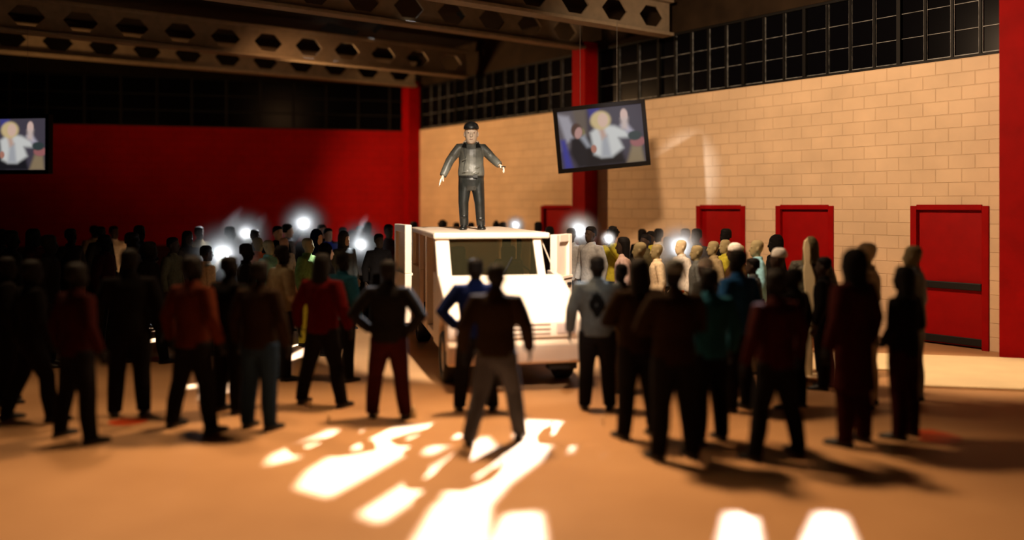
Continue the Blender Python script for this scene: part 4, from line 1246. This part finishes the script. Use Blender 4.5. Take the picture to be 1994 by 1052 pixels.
bm = bmesh.new(); tube(bm, [(-.026, -.030 - .101 * 1.38, hz(1.582)), (0, -.030 - .104 * 1.38, hz(1.580)), (.026, -.030 - .101 * 1.38, hz(1.582))], .005, 8)
obj('mouth', bm, mat('lip', (.45, .22, .16), .5, .3), hero, smooth=True)
# small black object in his hand
bm = bmesh.new()
c = Vector(HP['wri'][1]) + Vector((.055, -.075, -.030))
tube(bm, [c + Vector((-.035, -.02, .01)), c + Vector((.035, .0, .0))], .011, 8); tube(bm, [c, c + Vector((.004, -.01, -.045))], .008, 8)
ho = obj('microphone', bm, m_gb)
ho.matrix_world = hero.matrix_basis.copy() if False else (Matrix.Translation(hero.location) @ Matrix.Rotation(radians(3), 4, 'Z'))
tag(ho, 'small black handheld object in the hand of the man on the roof', 'handheld object')

# ------------------------------------------------------------------ phone lights, each in an added scatter ball imitating its glow
m_ph = mat('phone_black', (.01, .01, .01), .3, .5)
m_lens = mat('phone_light', (1, 1, 1), .5, .2, emit=(.90, .95, 1.0), es=30)
def glow_mat(R, dens):
    m = bpy.data.materials.new('glow_volume'); m.use_nodes = True; nt = m.node_tree; nt.nodes.clear()
    out = nt.nodes.new('ShaderNodeOutputMaterial'); v = nt.nodes.new('ShaderNodeVolumeScatter'); tc = nt.nodes.new('ShaderNodeTexCoord')
    ln = nt.nodes.new('ShaderNodeVectorMath'); ln.operation = 'LENGTH'
    mr = nt.nodes.new('ShaderNodeMapRange'); mr.interpolation_type = 'SMOOTHSTEP'
    mr.inputs[1].default_value = 0; mr.inputs[2].default_value = R; mr.inputs[3].default_value = dens ** (1 / 3); mr.inputs[4].default_value = 0
    nt.links.new(tc.outputs['Object'], ln.inputs[0]); nt.links.new(ln.outputs['Value'], mr.inputs[0]); pw_ = nt.nodes.new('ShaderNodeMath'); pw_.operation = 'POWER'; nt.links.new(mr.outputs[0], pw_.inputs[0]); pw_.inputs[1].default_value = 3.0; nt.links.new(pw_.outputs[0], v.inputs['Density'])
    v.inputs['Color'].default_value = (.95, .97, 1, 1)
    nt.links.new(v.outputs[0], out.inputs['Volume'])
    return m
for (u, y, d, rp, pw, label, c) in PH:
    d = c.y
    r = empty('mobile_phone', c)
    tag(r, label, 'phone', 'phone lights held up in the crowd')
    bm = bmesh.new(); box(bm, -.036, .036, 0.012, .022, -.11, .03)
    obj('phone_case', bm, m_ph, r, bevel=.004)
    bm = bmesh.new(); ball(bm, (0, 0, 0), .075 if pw > 6 else .05, .02)
    obj('torch_lens', bm, m_lens, r, smooth=True)
    R = rp * d / F
    bm = bmesh.new(); ball(bm, (0, 0, 0), R, u=24, v=16)
    hz_o = obj('added_glow', bm, glow_mat(R, 8.0 / R)); hz_o.location = c
    tag(hz_o, 'added glow volume round the ' + label, 'haze', 'added glow round the phone lights', 'stuff')
    l = lamp('phone_lamp', 'POINT', c + Vector((0, -.09, 0.02)), pw * .75, (.86, .93, 1.0), shadow_soft_size=.03)

# ------------------------------------------------------------------ small things on the floor
m_redspot = mat('red_orange_paint', (.62, .07, .01), .5, .3)
for (u, y, a_, b_, label) in ((1822, 851, .22, .30, 'red orange paint spot on the floor at the right front feet'),
                              (298, 700, .22, .20, 'red paint spot on the floor behind the slim person in black'),
                              (248, 822, .20, .16, 'dark red paint spot on the floor at the feet of the slim person')):
    p = px(u, y); bm = bmesh.new(); rr = random.Random(int(u))
    n = 22
    pts = [Vector((cos(2 * pi * k / n) * a_ * (1 + rr.uniform(-.12, .12)), sin(2 * pi * k / n) * b_ * (1 + rr.uniform(-.12, .12)), .0)) for k in range(n)]
    prism(bm, pts, Vector((0, 0, .004)))
    o = obj('paint_spot', bm, m_redspot); o.location = (p.x, p.y, .0005)
    tag(o, label, 'paint spot')
m_chip = mat('cream_chip', (.85, .72, .45), .5, .4)
for (u, y, w_, h_, label) in ((805, 815, .07, .15, 'cream splinter standing on the floor right of the black akimbo person'),
                              (640, 823, .03, .10, 'pale splinter standing on the floor before the dark red shirt'),
                              (1174, 828, .02, .11, 'thin pale splinter standing on the floor below the grey sweatshirt'),
                              (603, 795, .05, .09, 'cream splinter at the right foot of the dark red shirt')):
    p = px(u, y); bm = bmesh.new()
    prism(bm, [Vector((-w_ / 2, 0, 0)), Vector((w_ / 2, 0, 0)), Vector((w_ * .3, 0, h_ * .6)), Vector((-w_ * .1, 0, h_)), Vector((-w_ * .4, 0, h_ * .5))], Vector((0, .02, 0)))
    o = obj('wood_splinter', bm, m_chip); o.location = (p.x, p.y, 0)
    tag(o, label, 'splinter')
